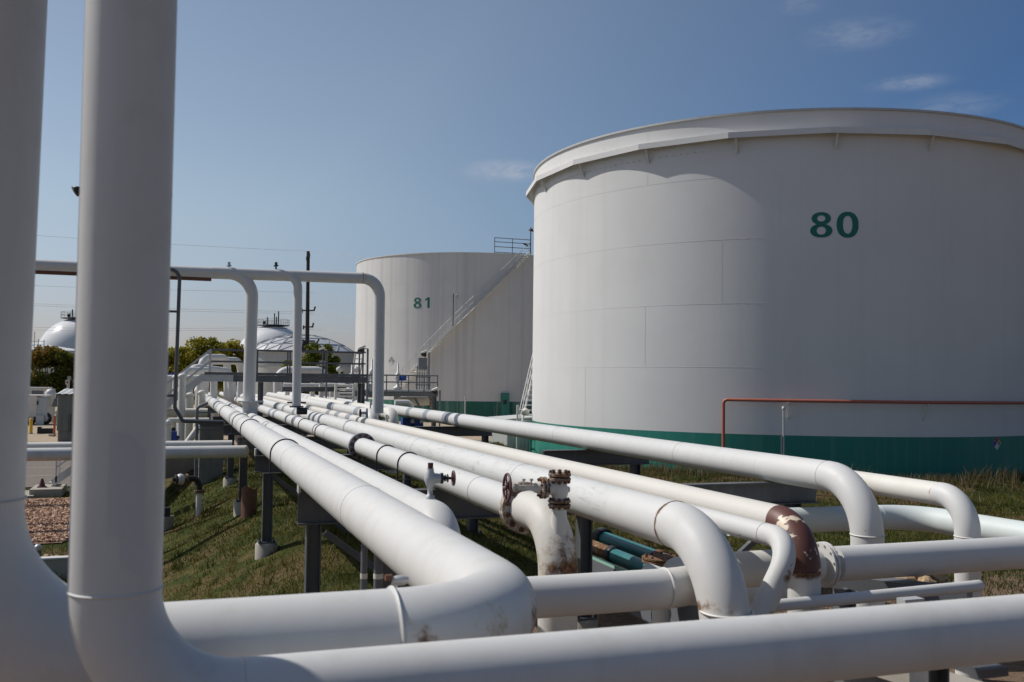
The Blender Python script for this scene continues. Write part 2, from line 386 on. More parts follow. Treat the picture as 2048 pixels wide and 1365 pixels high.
for y in (9.6, 15.5, 21.6): weld(t, (X['A'], y, Z['A']), (0, 1, 0), R['A'], r=.0035)
for y in (17.1, 25.5, 29.4, 38.3, 53.5, 59.4, 76., 83.): uclamp(t, X['A'], y, Z['A'], R['A'])
for y in (42.6, 44.6): yband(t, X['A'], y, Z['A'], R['A'], .8)
MB().tube([(X['A'], FAR-.6, Z['A']), (X['A'], FAR, Z['A']), (X['A'], FAR+.6, Z['A']+.2)], .42, 24).build('end_fitting', 'white', t)
# riser in front with cross pipe along the bottom
t = thing('white_pipe', 'white riser with a weld ring, bending into the cross pipe along the bottom edge', 'pipe', (-.22, 4.22, 0), 'white pipes of the rack')
pK = rounded([(-.222, 4.22, 9.), (-.216, 4.22, 2.39), (9.5, 4.22, 2.39)], [.5], .12)
MB().tube(pK, .178, 44, wear=lambda q, p: .62*near(q, (3.72, 4.06, 2.36), .035)).build('pipe_body', 'white', t)
weld(t, (-.216, 4.22, 2.892), (0, 0, 1), .178, r=.0055); weld(t, (.29, 4.22, 2.39), (1, 0, 0), .178, r=.005)
M['patch'] = paint('repaint_patch', (.575, .575, .57), .5, amt=.2, bump=0)
def patch(r_, c_, a0, a1, z0, z1, seed):
    n = 14; m = MB(); vs = []
    for i in range(n+1):
        a = a0+(a1-a0)*i/n; e = .03*math.sin(3.1*i/n+seed)
        for z in (z0+e, z1-.06*(i/n)**3+e*.5): vs.append(V(c_[0]+r_*math.sin(a), c_[1]-r_*math.cos(a), z))
    m.add(vs, [(2*i, 2*i+2, 2*i+3, 2*i+1) for i in range(n)], True); return m
patch(.1795, (-.216, 4.22), -.15, .62, 3.1, 3.52, 1).build('repaint_patch', 'patch', t); patch(.1791, (-.217, 4.22), .15, .9, 2.98, 3.12, 2).build('repaint_patch', 'patch', t)
# second run with capped-looking elbow
t = thing('white_pipe', 'smooth white pipe beside the widest run, a small drain valve on its plain elbow', 'pipe', (X['B'], 8.9, 0), 'white pipes of the rack')
pB = rounded([(X['B'], 8.75, -.6), (X['B'], 8.75, Z['B']), (X['B'], FAR, Z['B'])], [.42], .25)
MB().tube(pB, R['B'], 36).build('pipe_body', 'white', t)
for y in (41.5, 43.5): yband(t, X['B'], y, Z['B'], R['B'], .7)
weld(t, (X['B'], 24.5, Z['B']), (0, 1, 0), R['B'], r=.007)
c = V(X['B'], 9.28, Z['B']+R['B'])           # its valve
m = MB(); m.lathe(c, (0, 0, 1), [(.045, -.03), (.045, .03), (.027, .04), (.024, .10), (.040, .13), (.058, .18), (.058, .22), (.035, .27), (.033, .30)], 18)
m.cyl(c+V(0, 0, .2), c+V(.1, -.01, .2), .055, .048, 16)
v = m.build('drain_valve', 'galv', t)
MB().box(c+V(0, 0, .325), (.045, .045, .06)).build('plug', 'wheel', v)
m = MB(); a = V(1, -.08, 0).normalized()
m.disc(c+a*.115+V(0, 0, .2), a, .055, .028); m.disc(c+a*.150+V(0, 0, .2), a, .034, .014); m.disc(c+a*.175+V(0, 0, .2), a, .042, .012); m.cyl(c+a*.1+V(0, 0, .2), c+a*.24+V(0, 0, .2), .013)
m.build('bonnet', 'dark', v)
wheel(v, c+a*.235+V(0, 0, .2), a, .068, .011, 4)
# third run: two flanges and the bypass valve
t = thing('white_pipe', 'white pipe with two bolted flanges and a rust stained elbow carrying the bypass valve', 'pipe', (X['C'], 9., 0), 'white pipes of the rack')
def wC(q, p):
    a = .0
    if q.z < 2.3: a = .36 + .42*near(q, (3.72, 8.82, 1.95), .13) + .4*near(q, (3.5, 8.84, 1.85), .08) + .3*near(q, (3.8, 8.84, 1.75), .1)
    elif q.y < 9.9: a = .3*near(q, (3.6, 9.1, 2.5), .2)
    return min(a, .75) if q.z > 1.55 else .1
pC = rounded([(X['C'], 9.0, -.6), (X['C'], 9.0, Z['C']), (X['C'], 9.95, Z['C'])], [.55], .06)
MB().tube(pC, .2, 40, wear=wC).build('elbow', 'white_old', t)
MB().tube(rounded([(X['C'], 10.08, Z['C']), (X['C'], FAR, Z['C'])], [], .5), R['C'], 36).build('pipe_body', 'white_chip', t)
flange(t, (X['C'], 9.99, Z['C']), (0, 1, 0), .285, .05, R['C'], 12, boltr=.026)
fl = flange(t, (X['C'], 19.9, Z['C']), (0, 1, 0), .285, .05, R['C'], 12, mat='band', boltr=.034, rusty=.1)
for y in (15.6, 17.36, 25.7, 29.4): uclamp(t, X['C'], y, Z['C'], R['C'])
for y in (37.6, 39.4): yband(t, X['C'], y, Z['C'], R['C'], .8)
weld(t, (X['C'], 11.6, Z['C']), (0, 1, 0), R['C'], r=.005); weld(t, (X['C'], 24.2, Z['C']), (0, 1, 0), R['C'], r=.007)
# bypass valve
vx, vy = 3.675, 9.0
m = MB(); m.lathe((vx, vy, 0), (0, 0, 1), [(.082, 2.1), (.082, 2.38), (.074, 2.44), (.072, 2.50)], 24)
m.lathe((vx, vy, 0), (0, 0, 1), [(.066, 2.55), (.07, 2.57), (.088, 2.62), (.09, 2.67), (.075, 2.72), (.066, 2.755)], 24)
m.cyl((vx, vy, 2.68), (vx-.12, vy+.01, 2.68), .075, .07, 20)
m.cyl((vx+.05, vy, 2.66), (vx+.105, vy, 2.66), .035, .03, 14)
for q in m.v: pass
for i in range(len(m.v)): m.w[i] = .25
v = m.build('bypass_valve', 'white_old', t)
v['label'] = 'rust bitten bypass valve body between bolted flanges'
def subflange(c, ax, Rr, th, nb, br, gap=.012):
    c = Vector(c); ax = Vector(ax).normalized(); m = MB(); m.disc(c-ax*(th/2+gap/2), ax, Rr, th, 28); m.disc(c+ax*(th/2+gap/2), ax, Rr, th, 28)
    for i in range(len(m.v)): m.w[i] = .78
    m.build('flange', 'white_old', v)
    u = ax.orthogonal().normalized(); w = ax.cross(u); f0 = None
    for i in range(nb):
        tt = 2*PI*(i+.5)/nb; q = c + (u*math.cos(tt)+w*math.sin(tt))*(Rr*.78)
        if f0 is None:
            b = MB(); L = th+gap/2
            b.cyl(q-ax*(L+br*1.8), q+ax*(L+br*1.8), br*.7, n=8)
            for sg in (-1, 1): b.cyl(q+ax*(sg*L), q+ax*(sg*(L+br*1.4)), br*1.2, n=6, smooth=False)
            f0 = b.build('bolt', 'bolt', v); q0 = q
        else:
            d = f0.copy(); C.objects.link(d); d.parent = v; d.location = q-q0
subflange((vx, vy, 2.525), (0, 0, 1), .115, .026, 8, .013, .014)
subflange((vx, vy, 2.79), (0, 0, 1), .115, .03, 8, .017, .014)
ax = V(-1, .06, .02).normalized(); b0 = V(vx, vy, 2.68)
subflange(b0+ax*.175, ax, .11, .025, 8, .012)
m = MB(); m.cyl(b0+ax*.2, b0+ax*.28, .07, .04, 16)
for sg in (-1, 1):
    m.bar(b0+ax*.25+V(0, .035*sg, 0), b0+ax*.47+V(0, .028*sg, 0), .018, .05)
m.cyl(b0+ax*.45, b0+ax*.5, .045, .035, 14); m.cyl(b0+ax*.2, b0+ax*.6, .013, n=10)
for k in (.30, .38): m.cyl(b0+ax*k+V(0, 0, .02), b0+ax*k+V(0, 0, .085), .009, n=8); m.cyl(b0+ax*k+V(0, 0, .07), b0+ax*k+V(0, 0, .09), .02, n=6, smooth=False)
for i in range(len(m.v)): m.w[i] = .5
m.build('yoke', 'white_old', v)
wheel(v, b0+ax*.55, ax, .135, .014, 5)
# fourth run, scuffed, big elbow
t = thing('white_pipe', 'scuffed white pipe with grey rub marks, its large elbow turning down between rusty welds', 'pipe', (X['D'], 7.28, 0), 'white pipes of the rack')
def wD(q, p):
    a = .85*math.exp(-((q.y-8.19)/.045)**2)*(1 if q.z < 2.62 else .5) if q.z > 2.0 and q.y > 7.9 else 0
    if q.y < 7.9 and q.z < 2.0: a = max(a, .85*math.exp(-((q.z-1.82)/.06)**2))
    return a
pD = rounded([(X['D'], 7.28, -.6), (X['D'], 7.28, Z['D']), (X['D'], 9.3, Z['D'])], [.86], .05)
MB().tube([p for p in pD], R['D']+.002, 48, wear=wD).build('elbow', 'white_chip', t)
MB().tube(rounded([(X['D'], 8.35, Z['D']), (X['D'], FAR, Z['D'])], [], .5), R['D'], 40).build('pipe_body', 'white_worn', t)
weld(t, (X['D'], 8.19, Z['D']), (0, 1, 0), R['D']+.002, 'rust', .006); weld(t, (X['D'], 7.28, 1.775), (0, 0, 1), R['D']+.002, 'offwhite', .013)
for y in (12.4, 18.3): weld(t, (X['D'], y, Z['D']), (0, 1, 0), R['D'], 'white_worn', .004)
for y in (36.5, 38.5, 42.5): yband(t, X['D'], y, Z['D'], R['D'], .8)
# thin cream run with slanting leg
t = thing('cream_pipe', 'thin cream pipe whose elbow turns into a slanting leg with rust spots', 'pipe', (X['E'], 7.63, 0), 'cream pipes of the rack')
q1 = V(4.93, 7.63, 1.30)
pE = rounded([q1, (5.50, 7.63, Z['E']), (X['E'], FAR, Z['E'])], [.34], .06)
def wE(q, p): return .95*near(q, (5.17, 7.53, 1.62), .06) + .95*near(q, (5.36, 7.53, 1.98), .05) + .75*near(q, (5.0, 7.55, 1.48), .07)
n_ = next(i for i, p in enumerate(pE) if p.y > 8.3)
MB().tube(pE[:n_+1], R['E'], 32, wear=wE).build('elbow', 'white_chip', t)
MB().tube(pE[n_:], R['E']-.001, 28).build('pipe_body', 'cream', t)
weld(t, (X['E'], 8.1, Z['E']), (0, 1, 0), R['E'], 'cream', .004)
# cream run with brown primed elbow
t = thing('cream_pipe', 'cream pipe ending in a brown primed elbow with chipped paint', 'pipe', (X['F'], 8.1, 0), 'cream pipes of the rack')
pF = rounded([(X['F'], 8.1, -.6), (X['F'], 8.1, Z['F']), (X['F'], FAR, Z['F'])], [.43], .05)
i0 = next(i for i, p in enumerate(pF) if p.z > 1.87); i1 = next(i for i, p in enumerate(pF) if p.y > 8.5)
def wF(q, p): return .72*max(0, 1-(1.87-q.z)/.09) if q.z > 1.6 else 0
MB().tube(pF[:i0+1], R['F'], 36, wear=wF).build('vertical_leg', 'white_chip', t)
e = MB().tube(pF[i0:i1+1], R['F']+.002, 40).build('elbow', 'primer', t); e['label'] = 'brown primed elbow with chips showing cream paint'
MB().tube(pF[i1:], R['F'], 36).build('pipe_body', 'cream', t)
for y in (34.5, 37., 39.3): yband(t, X['F'], y, Z['F'], R['F'], .9)
m = MB(); c = V(X['F'], 31.5, Z['F']+R['F']); m.cyl(c-V(0, 0, .03), c+V(0, 0, .3), .05, .03, 10); m.cyl(c+V(0, 0, .15), c+V(-.2, 0, .15), .05, .04, 10)
v = m.build('drain_valve', 'galv', t); wheel(v, c+V(-.22, 0, .15), (1, 0, 0), .12, .02, 4)
# the long outer run and the lower one behind
t = thing('white_pipe', 'long white pipe with fine dark drip marks, elbowing down before the green band', 'pipe', (X['G'], 11.04, 0), 'white pipes of the rack')
pG = rounded([(X['G'], 11.04, -.6), (X['G'], 11.04, Z['G']), (X['G'], FAR, Z['G'])], [.80], .12)
M['drip'] = paint('drip_marked_white_paint', WH, .4, dirt=(.3, .3, .3), amt=.12, streak=.22, streak_sc=(3.5, 30, 1.2), chips=.4)
j = next(i for i, p in enumerate(pG) if p.y > 11.9)
MB().tube(pG[:j+1], R['G'], 40).build('elbow', 'white_chip', t); MB().tube(pG[j:], R['G'], 40).build('pipe_body', 'drip', t)
weld(t, (X['G'], 11.04, 1.667), (0, 0, 1), R['G'], r=.012); weld(t, (X['G'], 11.9, Z['G']), (0, 1, 0), R['G'], r=.004)
for y in (16.2, 22.4): weld(t, (X['G'], y, Z['G']), (0, 1, 0), R['G'], 'drip', .004)
for y in (32.8, 35.6, 38.5): yband(t, X['G'], y, Z['G'], R['G'], .6)
t = thing('cream_pipe', 'off white drop pipe beyond the others, its elbow chipped black at a rusty joint', 'pipe', (X['H'], 9.72, 0), 'cream pipes of the rack')
pH = rounded([(X['H'], 9.72, -.6), (X['H'], 9.72, Z['H']), (X['H'], 40, Z['H'])], [.42], .06)
j = next(i for i, p in enumerate(pH) if p.y > 10.15)
MB().tube(pH[:j+1], R['H']+.002, 36, wear=lambda q, p: .75*near(q, (9.66, 10.13, 2.25), .08)+.8*near(q, (9.76, 9.62, 1.92), .05)).build('elbow', 'white_chip', t)
MB().tube(pH[j:], R['H'], 32, wear=lambda q, p: .8*math.exp(-((q.y-10.17)/.05)**2) if q.y < 10.5 else 0).build('pipe_body', 'offwhite', t)
weld(t, (X['H'], 9.72, 1.83), (0, 0, 1), R['H'], 'offwhite', .009)
# ------------------------------------------------------------------ cross pipes
t = thing('white_pipe', 'white cross pipe before the stained drop leg, its elbow marked by a wide weld', 'pipe', (2.5, 7.78, 0), 'white cross pipes')
pM = rounded([(1.95, 7.78, 1.89), (4.62, 7.78, 1.89), (5.0, 8.98, 1.75), (5.5, 8.98, 1.75)], [.68, .2], .1)
MB().tube(pM, .178, 36).build('pipe_body', 'white_chip', t); weld(t, (4.22, 7.78, 1.89), (1, 0, 0), .178, r=.012)
t = thing('white_pipe', 'white cross pipe leaving the bolted ring flange and running behind the drop legs', 'pipe', (8, 8.98, 0), 'white cross pipes')
MB().tube(rounded([(7.0, 8.98, 1.75), (14.5, 8.98, 1.75)], [], .3), .193, 36, wear=lambda q, p: .62*near(q, (7.65, 8.9, 1.56), .12)).build('pipe_body', 'white_chip', t)
MB().tube(rounded([(5.42, 8.98, 1.75), (6.75, 8.98, 1.75)], [], .3), .193, 36).build('inlet_spool', 'offwhite', t)
flange(t, (6.86, 8.98, 1.75), (1, 0, 0), .25, .03, .193, 12, 'white', .012, rusty=0., bolts='white')
weld(t, (6.25, 8.98, 1.75), (1, 0, 0), .198, r=.02)
t = thing('small_pipe', 'slim white pipe with a rounded end, crossing low before the drop legs', 'pipe', (6.6, 7.85, 0))
MB().tube([(5.2, 7.85, 1.637), (6.6, 7.85, 1.66), (7.90, 7.85, 1.684)], .058, 24).build('pipe_body', 'white_chip', t)
MB().lathe((7.90, 7.85, 1.684), (1, 0, .018), [(.060, -.05), (.060, .03), (.052, .05), (.03, .06), (.001, .064)], 24).build('end_cap', 'white', t)
t = thing('mint_pipe', 'pale mint pipe behind the drop legs, mitred toward the frame edge', 'pipe', (9, 12.8, 0), 'pale mint pipes')
pI = rounded([(8.0, 12.8, 1.625), (11.55, 12.8, 1.60), (11.9, 6., 1.62)], [.7], .2)
MB().tube(pI, .2, 36).build('pipe_body', 'mint', t)
weld(t, (10.82, 12.8, 1.605), (1, 0, 0), .2, 'mint', .005); weld(t, (11.6, 12.0, 1.605), (-.1, 1, 0), .2, 'mint', .005)
t = thing('mint_pipe', 'pale mint pipe end lying low under the cross pipe weld', 'pipe', (5.5, 9, 0), 'pale mint pipes')
MB().tube(rounded([(5.42, 10.5, 1.40), (5.75, 10.05, 1.30), (7.0, 9.95, 1.26)], [.3], .1), .17, 28).build('pipe_body', 'mint', t)
weld(t, (6.1, 10.02, 1.29), (1, -.08, 0), .17, 'mint', .006)
# pipes crossing behind the left risers
t = thing('cross_pipe', 'thick white pipe crossing low behind the risers', 'pipe', (-5, 26, 0), 'white pipes crossing behind the risers')
MB().tube([(-16, 26, 1.80), (-5, 26, 1.815), (1.75, 26, 1.83)], .16, 28).build('pipe_body', 'white', t)
MB().lathe((1.75, 26, 1.83), (1, 0, 0), [(.165, -.06), (.165, .0), (.1, .05), (.001, .07)], 24).build('end_cap', 'offwhite', t)
t = thing('cross_pipe', 'thinner white pipe crossing just above the thick one behind the risers', 'pipe', (-5, 27.5, 0), 'white pipes crossing behind the risers')
MB().tube([(-16, 27.3, 1.89), (-5, 27.3, 1.905), (1.45, 27.3, 1.915)], .13, 24).build('pipe_body', 'offwhite', t)

# ------------------------------------------------------------------ supports
def support(label, y, x0, x1, posts, h=.34, foot_z=.1, ground=-.3, ext=.0, brace=None, w=.2, group='steel pipe supports', top=ZB, footing=True, mat='steel', seats=()):
    t = thing('pipe_support', label, 'pipe support', ((x0+x1)/2, y, 0), group)
    MB().ibeam((x0, y, top-h/2-.002), (x1, y, top-h/2-.002), w, h, .022).build('beam', mat, t)
    for px in posts:
        m = MB(); m.ibeam((px, y, foot_z+.33), (px, y, top-h-.004), .2, .2, .018, (1, 0, 0)); m.box((px, y, foot_z+.325), (.36, .36, .022)); m.build('post', mat, t)
        if footing:
            f = MB().lathe((px, y, 0), (0, 0, 1), [(.225, ground), (.225, foot_z+.27), (.19, foot_z+.305), (.001, foot_z+.31)], 28).build('footing', 'concrete', t)
            b0 = None
            for sx in (-1, 1):
                for sy in (-1, 1):
                    q = V(px+sx*.14, y+sy*.14, foot_z+.31)
                    if b0 is None: b0 = MB().cyl(q, q+V(0, 0, .07), .014, n=8).cyl(q+V(0, 0, .028), q+V(0, 0, .05), .026, n=6, smooth=False).build('anchor_bolt', 'dark', f); qq = q
                    else:
                        d = b0.copy(); C.objects.link(d); d.parent = f; d.location = q-qq
    if brace: MB().bar(brace[0], brace[1], .09, .09).build('brace', mat, t)
    for sx in seats: MB().box((sx, y, top+.07), (.03, .2, .14)).build('side_plate', 'galv', t)
    return t
support('dark steel support under the big elbow, its beam end plate catching the sun', 13.56, 1.62, 6.3, (1.72+.12, 5.95), .44, -.15, brace=((2.0, 13.56, 1.6), (3.9, 13.56, .2)), seats=(1.63,))
support('dark steel support on a tall round concrete footing in the grass', 20.2, 1.53, 7.0, (1.80, 6.2), .34, .1, brace=((1.9, 20.2, 1.75), (3.8, 20.2, .3)), seats=(1.54,))
support('dark steel support standing by the rusty plate', 26.6, 1.55, 7.0, (1.72, 6.2), .34, .16)
support('shaded steel support beyond the flanged pipe, behind the rusty plate', 33.5, 1.5, 7.2, (1.75, 6.4), .34, .1)
support('dark steel support under the pipes just before the walkway', 41., 1.4, 8.0, (1.7, 7.0), .34, .1)
support('dark steel support under the pipes beyond the walkway', 56., 1.4, 8.3, (1.7, 7.0), .34, .1)
support('low dark beam under the drip marked pipe, standing near the corrugated hut', 31.9, 7.6, 10.45, (10.2,), .34, .1, footing=False)
support('dark beam under the drip marked pipe, before the green tank band', 20.6, 8.0, 10.72, (10.35,), .36, .1, footing=False)
support('dark beam under the drip marked pipe close to its elbow, with a slanting brace', 13.3, 6.6, 10.0, (9.55,), .36, .0, footing=False, brace=((9.4, 13.2, 1.76), (7.7, 13.2, .45)))
# steel below the cross pipes
t = thing('low_support', 'low steel frame under the flanged cross pipe', 'pipe support', (7.5, 9, 0))
MB().ibeam((7.15, 9.0, 1.45), (7.15, 9.0, -.3), .2, .16, .015, (1, 0, 0)).build('post', 'steel_mid', t)
MB().bar((6.9, 10.6, 1.42), (8.35, 8.4, 1.42), .28, .16).build('beam', 'steel_mid', t)
t = thing('low_support', 'short post with a flat grey head plate behind the bottom cross pipe', 'pipe support', (5.83, 6.5, 0))
MB().box((5.83, 6.5, 1.955), (.2, .1, .05)).build('head_plate', 'galv', t); MB().ibeam((5.83, 6.5, -.3), (5.83, 6.5, 1.925), .12, .12, .012, (1, 0, 0)).build('post', 'steel_mid', t)
t = thing('low_support', 'dark post holding the bottom cross pipe near the frame corner', 'pipe support', (4.4, 4.9, 0))
MB().ibeam((4.40, 4.75, -.3), (4.40, 4.75, 2.1), .16, .16, .015, (1, 0, 0)).build('post', 'steel', t); MB().box((4.40, 4.55, 2.135), (.2, .6, .05)).build('head_plate', 'steel', t)
t = thing('concrete_kerb', 'pale concrete kerb seen under the bottom cross pipe at the frame corner', 'kerb', (5.2, 5.2, 0))
MB().bar((4.9, 6.3, 1.68), (5.3, 4.3, 1.68), .22, .12).build('coping', 'concrete', t); MB().bar((4.98, 6.3, .66), (5.38, 4.3, .66), .18, 1.9).build('upstand', 'concrete_dark', t)

for px_, rr_, Yp, lb in ((728, .036, 10., 'slim grey conduit post with a cream tape band under the pipes'), (757, .052, 10.3, 'stout grey conduit post with a cream tape band under the pipes')):
    p = at(px_, 1140, Y=Yp); t = thing('conduit_post', lb, 'post', (p.x, Yp, 0), 'taped conduit posts')
    MB().cyl((p.x, Yp, -.3), (p.x, Yp, 2.12), rr_, n=16).build('shaft', 'steel_mid', t)
    z_ = at(px_, 1152, Y=Yp).z; MB().lathe((p.x, Yp, 0), (0, 0, 1), [(rr_+.002, z_-.028), (rr_+.003, z_+.028)], 18).build('tape_band', 'offwhite', t)
p = at(775, 1150, Y=10.6); t = thing('junction_box', 'dark steel junction box beside the taped conduit posts', 'junction box', (p.x, 10.6, 0))
MB().box((p.x+.02, 10.6, p.z-.35), (.2, .16, 1.1)).build('case', 'steel', t); MB().box((p.x-.1, 10.5, p.z), (.03, .03, .2)).build('latch', 'black', t)
p = at(790, 1172, Y=5.6); t = thing('drain_cock', 'small white drain cock with a rusty tip behind the weld of the widest pipe', 'valve', p)
m = MB(); m.cyl(p-V(0, 0, .25), p+V(0, 0, .02), .018, n=10); m.lathe(p+V(.03, 0, .03), (1, 0, 0), [(.02, -.05), (.03, -.02), (.03, .02), (.02, .05)], 12); m.build('cock', 'galv', t); MB().cyl(p+V(-.06, 0, .05), p+V(-.02, 0, .05), .02, n=8).build('tip', 'rust', t)
# ------------------------------------------------------------------ teal pipes and the rusty valve below
def along(a, b, r, **k): return MB().tube(rounded([a, b], [], .3), r, 28, **k)
t = thing('teal_pipe', 'teal pipe with a black coupling and a silver end, running under the white rack', 'pipe', (7.1, 14, 0), 'teal pipes under the rack')
along((7.12, 15.4, 1.02), (7.12, 13.3, 1.02), .125).build('pipe_body', 'teal', t); along((7.12, 13.25, 1.02), (7.12, 12.2, 1.02), .125).build('end_spool', 'silver', t)
MB().lathe((7.12, 13.28, 1.02), (0, 1, 0), [(.126, -.09), (.15, -.08), (.15, .08), (.126, .09)], 28).build('coupling', 'rust', t); MB().lathe((7.12, 15.4, 1.02), (0, 1, 0), [(.15, -.1), (.18, -.08), (.18, .08), (.001, .09)], 24).build('end_cap', 'dark', t)
t = thing('teal_pipe', 'lower teal pipe with a yellowed end and black collar, beside the mint channel', 'pipe', (6.65, 13.6, 0), 'teal pipes under the rack')
along((6.68, 14.0, .98), (6.68, 12.0, .98), .115).build('pipe_body', 'teal', t); along((6.68, 14.9, .98), (6.68, 14.05, .98), .112, wear=lambda q, p: .5).build('end_spool', 'rust_valve', t)
MB().lathe((6.68, 14.05, .98), (0, 1, 0), [(.116, -.08), (.145, -.07), (.145, .07), (.116, .08)], 28).build('collar', 'dark', t)
t = thing('steel_channel', 'mint edged steel channel under the teal pipes', 'channel', (6.3, 13, 0))
MB().bar((6.42, 15.5, .92), (6.42, 10.9, .92), .05, .05).build('top_flange', 'mint_edge', t); MB().bar((6.40, 15.5, .62), (6.40, 10.9, .62), .03, .54).build('web', 'steel_mid', t)
t = thing('pipe_stub', 'small cream pipe stub with flaking brown paint, open beside the mint channel', 'pipe', (6.1, 12, 0))
MB().tube([(5.98, 12.3, .86), (6.35, 11.8, .82)], .15, 24, wear=lambda q, p: .6*near(q, (5.98, 12.3, .9), .15)).build('stub', 'cream', t)
t = thing('gate_valve', 'heavily rusted gate valve below the scuffed pipe elbow', 'valve', (6.4, 11.4, 0))
c = V(6.1, 11.35, 1.22)
m = MB(); m.lathe(c, (0, 0, 1), [(.13, -.24), (.13, -.2), (.19, -.1), (.21, 0), (.19, .1), (.16, .18)], 28); m.cyl(c+V(-.05, 0, 0), c+V(.34, -.1, 0), .17, .15, 24)
for i in range(len(m.v)): m.w[i] = .5
m.build('valve_body', 'rust_valve', t)
for dz, rr in ((-.22, .24), (.2, .26)): flange(t, c+V(0, 0, dz), (0, 0, 1), rr, .03, .15, 10, 'rust', .016)
flange(t, c+V(.36, -.1, 0), (1, -.26, 0), .23, .03, .15, 10, 'rust', .016)
MB().cyl(c+V(0, 0, -.24), c+V(0, 0, -1.5), .12, n=20).build('pipe_leg', 'offwhite', t)

# ------------------------------------------------------------------ tanks
T80 = V(27.842, 40.161, 0); T81 = V(28.35, 92.87, 0)
def azi_near(c, p, ref):
    a = azi(c, p)
    while a-ref > PI: a -= 2*PI
    while a-ref < -PI: a += 2*PI
    return a
def on_tank(c, Rr, px, py, far=False):
    d = ray(px, py); h = math.hypot(d.x, d.y); u = V(d.x/h, d.y/h, 0); b = u.dot(c); q = b*b-(c.length_squared-Rr*Rr)
    tt = b-math.sqrt(max(q, 0)); return V(u.x*tt, u.y*tt, EYE+d.z/h*tt)
def azi(c, p): return math.atan2(p.x-c.x, p.y-c.y)
def polar(c, r, a, z): return V(c.x+r*math.sin(a), c.y+r*math.cos(a), z)
def shell(c, r, z0, z1, n=160, nz=1, a0=0, a1=2*PI):
    m = MB(); k = n+1
    vs = [polar(c, r, a0+(a1-a0)*i/n, z0+(z1-z0)*j/nz) for j in range(nz+1) for i in range(k)]
    m.add(vs, [(j*k+i, (j+1)*k+i, (j+1)*k+i+1, j*k+i+1) for j in range(nz) for i in range(n)], True); return m
def ringbox(c, r0, r1, z0, z1, n=160, a0=0, a1=2*PI, smooth=True):
    m = MB(); k = n+1; pr = [(r0, z0), (r1, z0), (r1, z1), (r0, z1), (r0, z0)]
    vs = [polar(c, r, a0+(a1-a0)*i/n, z) for r, z in pr for i in range(k)]
    for j in range(4): 
        o = [polar(c, r, a0+(a1-a0)*i/n, z) for r, z in pr[j:j+2] for i in range(k)]
        m.add(o, [(i, k+i, k+i+1, i+1) for i in range(n)], smooth)
    return m
GLYPH = {'8': [('ring', 0, .27, .42, .27, .175, .155), ('ring', 0, .75, .365, .25, .155, .12)], '0': [('ring', 0, .5, .42, .51, .18, .35)],
         '1': [('poly', [(-.02, 0), (.2, 0), (.2, 1), (.02, 1), (-.26, .84), (-.26, .68), (-.02, .79)])]}
def glyph(m, ch, cx, cz, h, place):
    """draw a digit as flat patches laid on a curved wall through place(u, z)"""
    for it in GLYPH[ch]:
        if it[0] == 'ring':
            _, x, y, ra, rb, ia, ib = it; n = 48; vs = []
            for i in range(n):
                a = 2*PI*i/n; sq = 2.25 if ch == '0' else 2.1
                f = lambda v: math.copysign(abs(v)**(2/sq), v)
                vs.append(place(cx+(x+ra*f(math.cos(a)))*h, cz+(y+rb*f(math.sin(a)))*h)); vs.append(place(cx+(x+ia*f(math.cos(a)))*h, cz+(y+ib*f(math.sin(a)))*h))
            m.add(vs, [(2*i, 2*((i+1) % n), 2*((i+1) % n)+1, 2*i+1) for i in range(n)])
        else: m.add([place(cx+x*h, cz+y*h) for x, y in it[1]], [tuple(range(len(it[1])))])
def stroke(m, pts, w, place):
    for a, b in zip(pts, pts[1:]):
        a = Vector((*a, 0)); b = Vector((*b, 0)); d = (b-a).normalized(); s_ = V(-d.y, d.x, 0)*(w/2); d = d*(w/2)
        m.add([place(*(q[:2])) for q in (a-d-s_, b+d-s_, b+d+s_, a-d+s_)], [(0, 1, 2, 3)])
def diamond(t, c, Rr, a, z, hw, cols, name='hazard_diamond', zero=True):
    P = lambda u, zz, off=.0: polar(c, Rr+.012+off, a-u/Rr, zz)
    m = MB(); m.add([P(-hw, z), P(0, z-hw), P(hw, z), P(0, z+hw)], [(0, 1, 2, 3)]); d = m.build(name, 'sign_white', t)
    for (dx, dz), mt, nm in zip(((0, .5), (-.5, 0), (.5, 0), (0, -.5)), cols, ('top_quarter', 'blue_quarter', 'yellow_quarter', 'white_quarter')):
        m = MB(); k = hw*.45; x, zz = dx*hw, z+dz*hw
        m.add([P(x-k, zz, .004), P(x, zz-k, .004), P(x+k, zz, .004), P(x, zz+k, .004)], [(0, 1, 2, 3)]); m.build('sign_quarter', mt, d)
    if zero:
        m = MB(); n = 20; vs = []
        for i in range(n):
            q = 2*PI*i/n; vs += [P(.5*hw+.17*hw*math.cos(q), z+.26*hw*math.sin(q), .008), P(.5*hw+.09*hw*math.cos(q), z+.17*hw*math.sin(q), .008)]
        m.add(vs, [(2*i, 2*((i+1) % n), 2*((i+1) % n)+1, 2*i+1) for i in range(n)]); m.build('sign_numeral', 'black', d)
    return d
t80 = thing('storage_tank', 'huge white storage tank numbered 80 with a wind girder and green base band', 'storage tank', T80, 'white storage tanks')
R8 = 12.0; TOP8 = 14.064; ST8 = 1.875
shell(T80, R8, ST8, TOP8, 200, 5).build('shell', 'tank80', t80)
shell(T80, R8+.004, -.6, ST8, 200).build('base_band', 'green', t80)
m = MB(); m.lathe((T80.x, T80.y, 0), (0, 0, 1), [(R8-.01, TOP8-.12), (8., TOP8-.3), (.01, TOP8+.1)], 96); m.build('roof', 'offwhite', t80)
ringbox(T80, R8-.002, R8+.07, TOP8-.07, TOP8+.01, 200).build('top_angle', 'galv', t80)
